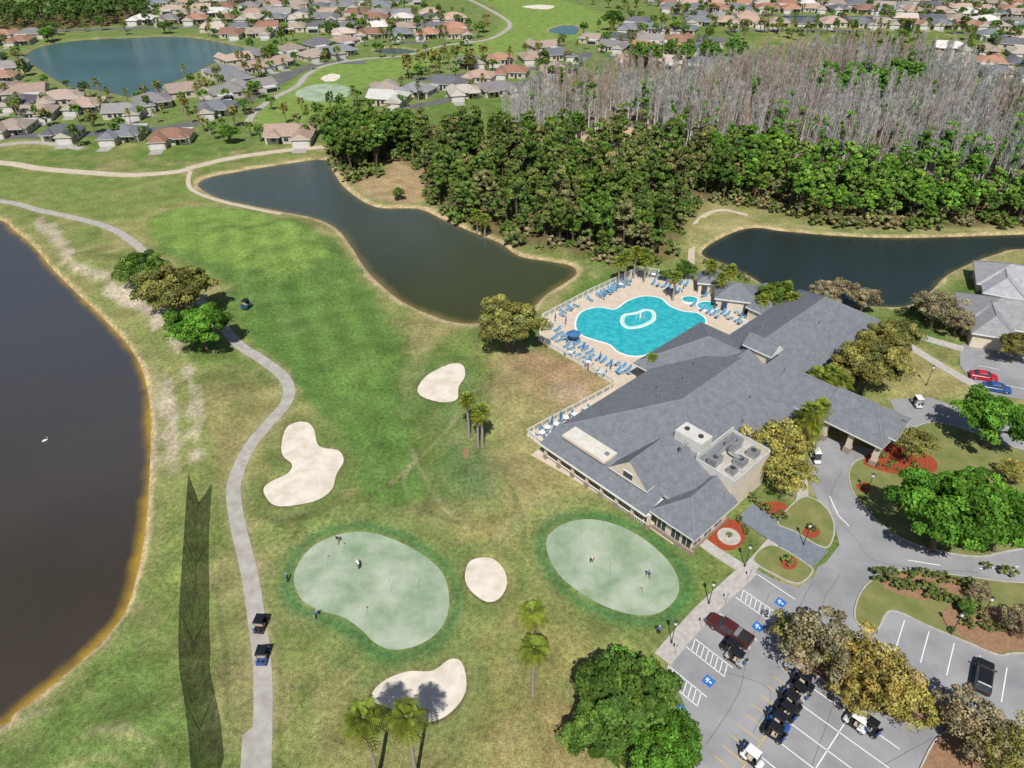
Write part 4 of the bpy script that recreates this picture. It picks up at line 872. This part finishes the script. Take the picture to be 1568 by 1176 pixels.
def cart(pk,roof,seat='seat_tan'):
    b=MB(); b.box((0,0,.34),(2.3,1.15,.14),'dark'); b.loft([ring(.62,1.1,.3,.62,.08),ring(.95,1.08,.3,.72,.12),ring(1.22,.9,.34,.55,.1)],pk)
    b.loft([ring(-1.2,1.0,.35,.8,.1),ring(-1.0,1.15,.3,.85,.1),ring(-.35,1.15,.3,.7,.08)],pk)
    b.box((-.15,0,.78),(.5,1.05,.14),seat); b.box((-.42,0,1.02),(.12,1.05,.42),seat); b.box((.35,0,.43),(.6,1.05,.03),'dark')
    b.tube([(.62,.28,.7),(.42,.28,.98)],[.025,.025],'dark',5); b.tube([(.41,.28,.97),(.38,.28,1.0)],[.17,.17],'dark',12)
    for s_ in(-1,1):
        b.tube([(.72,s_*.5,.65),(.45,s_*.52,1.85)],[.025]*2,'dark',5); b.tube([(-.6,s_*.5,.75),(-.68,s_*.52,1.85)],[.025]*2,'dark',5)
    b.loft([[(-.85,-.55,1.84),(-.85,.55,1.84),(.6,.55,1.84),(.6,-.55,1.84)],[(-.85,-.55,1.9),(-.85,.55,1.9),(.6,.55,1.9),(.6,-.55,1.9)],[(-.75,-.44,1.95),(-.75,.44,1.95),(.5,.44,1.95),(.5,-.44,1.95)]],roof)
    b.face([(.70,-.45,.75),(.70,.45,.75),(.47,.48,1.8),(.47,-.48,1.8)],'glass')
    for s_ in (-.28,.28): b.tube([(-1.05,s_,.6),(-1.25,s_,1.35)],[.13,.15],'paint_blue' if s_>0 else 'paint_black',8)
    for s_ in (-.28,.28):
        for q in(-.07,.05): b.tube([(-1.2,s_+q,1.3),(-1.29,s_+q,1.55)],[.012,.03],'metal',4)
    wheels(b,(-.8,.82),1.2,.23); return b
carts=[cart('paint_black','paint_black').mesh('c1'),cart('paint_white','paint_white').mesh('c2'),cart('paint_silver','paint_black').mesh('c4'),cart('paint_blue','paint_black').mesh('c5')]
def pc(i,u,v,rot,z=.056): x,y=G(u,v,1.0); link(carts[i],'golf_cart',(x,y,z),rot,1.0)
up=math.pi/2
pc(0,399,953,up-.1,.05);pc(3,402,1001,up,.05);pc(3,377,467,up-.3,.4)
cr_=math.atan2(n2_[1],n2_[0])
for i,(u,v) in enumerate([(1232,1042),(1222,1057),(1213,1072),(1204,1087),(1194,1103),(1185,1119)]): pc([0,2,0,0,3,0][i],u,v,cr_+U(-.12,.12)+(math.pi if i%2 else 0))
pc(1,1153,1158,cr_);pc(0,1330,1110,cr_+math.pi);pc(1,1312,1104,cr_+math.pi);pc(0,1120,990,dirpx((1142,982),(1090,948)));pc(2,1127,1005,dirpx((1142,982),(1090,948)));pc(1,1405,614,up);pc(1,1250,698,-up)
# ------------------------------------------------------------------ street furniture
def lamp(u,v):
    x,y=G(u,v); b=MB(); b.tube([(0,0,0),(0,0,.4)],[.16,.12],'pole',8); b.tube([(0,0,.4),(0,0,3.6)],[.06,.05],'pole',8); b.tube([(0,0,3.6),(0,0,3.75),(0,0,4.2)],[.08,.2,.14],'white',8); b.tube([(0,0,4.2),(0,0,4.45)],[.24,.02],'pole',8)
    b.obj('street_lamp',(x,y,.05))
for u,v in ((1325,758),(1455,972),(1230,835),(1140,868),(1085,925),(1028,985),(1418,590),(1500,948),(1060,820)): lamp(u,v)
for h in hand:
    p=h-nn*4.7; b=MB(); b.tube([(0,0,0),(0,0,2)],[.03,.03],'metal',6); b.box((0,-.03,1.75),(.32,.03,.45),'blue'); b.box((0,-.05,1.8),(.12,.012,.2),'white'); b.obj('disabled_parking_sign',(p[0],p[1],.14),math.atan2(nn[1],nn[0])+math.pi/2)
def flag(u,v):
    x,y=G(u,v); b=MB(); b.tube([(0,0,0),(0,0,2.1)],[.015,.012],'white',5); b.face([(0,0,2.1),(.5,.05,2.0),(0,0,1.8)],'yellow'); b.tube([(0,0,.001),(0,0,.012)],[.06,.06],'dark',10); b.obj('golf_flag',(x,y,.02),U(0,3))
for u,v in ((500,865),(598,905),(560,945),(640,900),(525,845),(935,880),(890,830),(985,915)): flag(u,v)
# ------------------------------------------------------------------ people
def person(pose,shirt,trs,cap):
    import bmesh
    putt=pose=='putt'; walk=pose=='walk'
    lean=.32 if putt else 0.03
    V=[];E=[];Rr=[];Lb=[]
    def v(p,r,l,par=None):
        V.append(p);Rr.append(r);Lb.append(l)
        if par is not None: E.append((par,len(V)-1))
        return len(V)-1
    zp=.93-(.06 if putt else 0)
    pe=v((0,0,zp),(.16,.12),trs); wa=v((lean*.3,0,zp+.17),(.145,.11),shirt,pe); ch=v((lean*.8,0,zp+.40),(.17,.125),shirt,wa); nk=v((lean*1.15,0,zp+.55),(.06,.06),'skin',ch)
    hd=v((lean*1.35+.01,0,zp+.66),(.085,.095),'skin',nk); ht=v((lean*1.45,0,zp+.78),(.075,.085),cap,hd); 
    v((lean*1.35+.115,0,zp+.68),(.018,.018),'skin',hd)
    for s_ in(-1,1):
        st=.18*s_ if walk else 0
        hp=v((0,.1*s_,zp-.06),(.10,.10),trs,pe); kn=v((.05+st,.12*s_,.5),(.07,.07),trs,hp); an=v((-.02+st*1.4,.13*s_,.1),(.045,.045),trs,kn); v((.15+st*1.4,.14*s_,.05),(.045,.035),'trouser_dark',an)
        sh=v((lean*.95,.2*s_,zp+.47),(.065,.065),shirt,ch)
        if putt: el=v((lean*.95+.12,.2*s_,zp+.2),(.045,.045),'skin',sh); wr=v((.42,.06*s_,zp-.02),(.03,.03),'skin',el)
        else: el=v((-.03+(-.12*s_ if walk else 0),.27*s_,zp+.2),(.045,.045),'skin',sh); wr=v((.05-(.2*s_ if walk else 0),.28*s_,zp-.04),(.03,.03),'skin',el)
        wp=V[wr]; pm_=v((wp[0]+.02,wp[1],wp[2]-.07),(.035,.02),'skin',wr)
        for q in range(5):
            f0=v((wp[0]+.02+(q-2)*.018,wp[1],wp[2]-.115),(.009,.009),'skin',pm_); v((wp[0]+.03+(q-2)*.022,wp[1]-.01*s_,wp[2]-.16+abs(q-2)*.008),(.008,.008),'skin',f0)
    me=bpy.data.meshes.new('p'); me.from_pydata(V,E,[]); o=bpy.data.objects.new('p',me); scene.collection.objects.link(o)
    o.modifiers.new('s','SKIN'); sk=me.skin_vertices[0].data
    for i,r in enumerate(Rr): sk[i].radius=r; sk[i].use_root=(i==0)
    sb=o.modifiers.new('u','SUBSURF'); sb.levels=1; sb.render_levels=1
    dg=bpy.context.evaluated_depsgraph_get(); m2=bpy.data.meshes.new_from_object(o.evaluated_get(dg)); bpy.data.objects.remove(o)
    keys=list(dict.fromkeys(Lb)); m2.materials.clear()
    for k in keys: m2.materials.append(M[k])
    A=np.array(V)
    for p in m2.polygons:
        d=np.linalg.norm(A-np.array(p.center),axis=1)-np.array([r[0] for r in Rr])*.6; p.material_index=keys.index(Lb[int(d.argmin())]); p.use_smooth=True
    if putt:
        b=MB(); b.tube([(.44,0,zp-.1),(.62,0,.03)],[.012,.01],'metal',5); b.box((.63,.03,.03),(.03,.12,.04),'metal'); b.tube([(.7,.05,.02),(.7,.05,.06)],[.02,.02],'white',6)
        m3=b.mesh('club'); n0=0
        bm=bmesh.new(); bm.from_mesh(m2); n0=len(bm.faces); bm.from_mesh(m3); bm.faces.ensure_lookup_table(); m2.materials.append(M['metal'])
        for f in bm.faces[n0:]: f.material_index=len(keys)
        bm.to_mesh(m2); bm.free()
    return m2
ppl=[person('putt','shirt_white','trouser_dark','shirt_white'),person('putt','shirt_blue','trouser_khaki','shirt_white'),person('stand','shirt_red','trouser_dark','hair'),person('walk','trouser_dark','trouser_khaki','shirt_white'),person('stand','shirt_blue','trouser_dark','shirt_white')]
for i,u,v,ro,nm in ((3,518,833,1,'golfer'),(0,551,871,2.5,'golfer'),(4,441,891,0,'golfer'),(1,482,949,.5,'golfer'),(0,905,861,-1,'golfer'),(1,995,886,3,'golfer'),(4,1008,972,1.2,'golfer'),(2,900,568,0,'pool_guest'),(3,1095,476,1,'pool_guest'),(2,1025,440,2,'pool_guest')):
    x,y=G(u,v); link(ppl[i],nm,(x,y,.02 if nm=='golfer' else zd),ro,1.05)
# white bird resting on the lake
b=MB(); b.tube([(-.45,0,.1),(-.2,0,.16),(.15,0,.18),(.38,0,.12)],[.04,.17,.18,.05],'white',8); b.tube([(.32,0,.18),(.45,0,.42),(.42,0,.62),(.52,0,.66)],[.06,.035,.035,.05],'white',6); b.tube([(.52,0,.66),(.68,0,.62)],[.03,.006],'yellow',5)
x,y=G(68,673); b.obj('white_egret',(x,y,-.36),.6)
# ------------------------------------------------------------------ light, sky, camera
w=bpy.data.worlds.new('World'); scene.world=w; w.use_nodes=True; nt=w.node_tree
sk=nt.nodes.new('ShaderNodeTexSky'); sk.sky_type='NISHITA'; sk.sun_disc=False; sk.sun_elevation=R(54); sk.sun_rotation=R(180)
nt.links.new(sk.outputs[0],nt.nodes['Background'].inputs[0]); nt.nodes['Background'].inputs[1].default_value=.07
sl=bpy.data.lights.new('sun','SUN'); sl.energy=5.0; sl.angle=R(.5); sl.color=(1,.96,.9); so=bpy.data.objects.new('sun',sl); so.rotation_euler=(R(36),0,R(-3)); scene.collection.objects.link(so)
cd=bpy.data.cameras.new('camera'); cam=bpy.data.objects.new('camera',cd); scene.collection.objects.link(cam); scene.camera=cam
cd.sensor_width=36; cd.lens=36*FO/1568; cd.clip_end=20000; cd.clip_start=.5
cam.location=(0,0,HC); cam.rotation_euler=(R(90)-TH,0,0)
scene.view_settings.view_transform='Standard'; scene.view_settings.look='None'; scene.view_settings.exposure=0
print('objects',len(bpy.data.objects),'houses',len(placed))
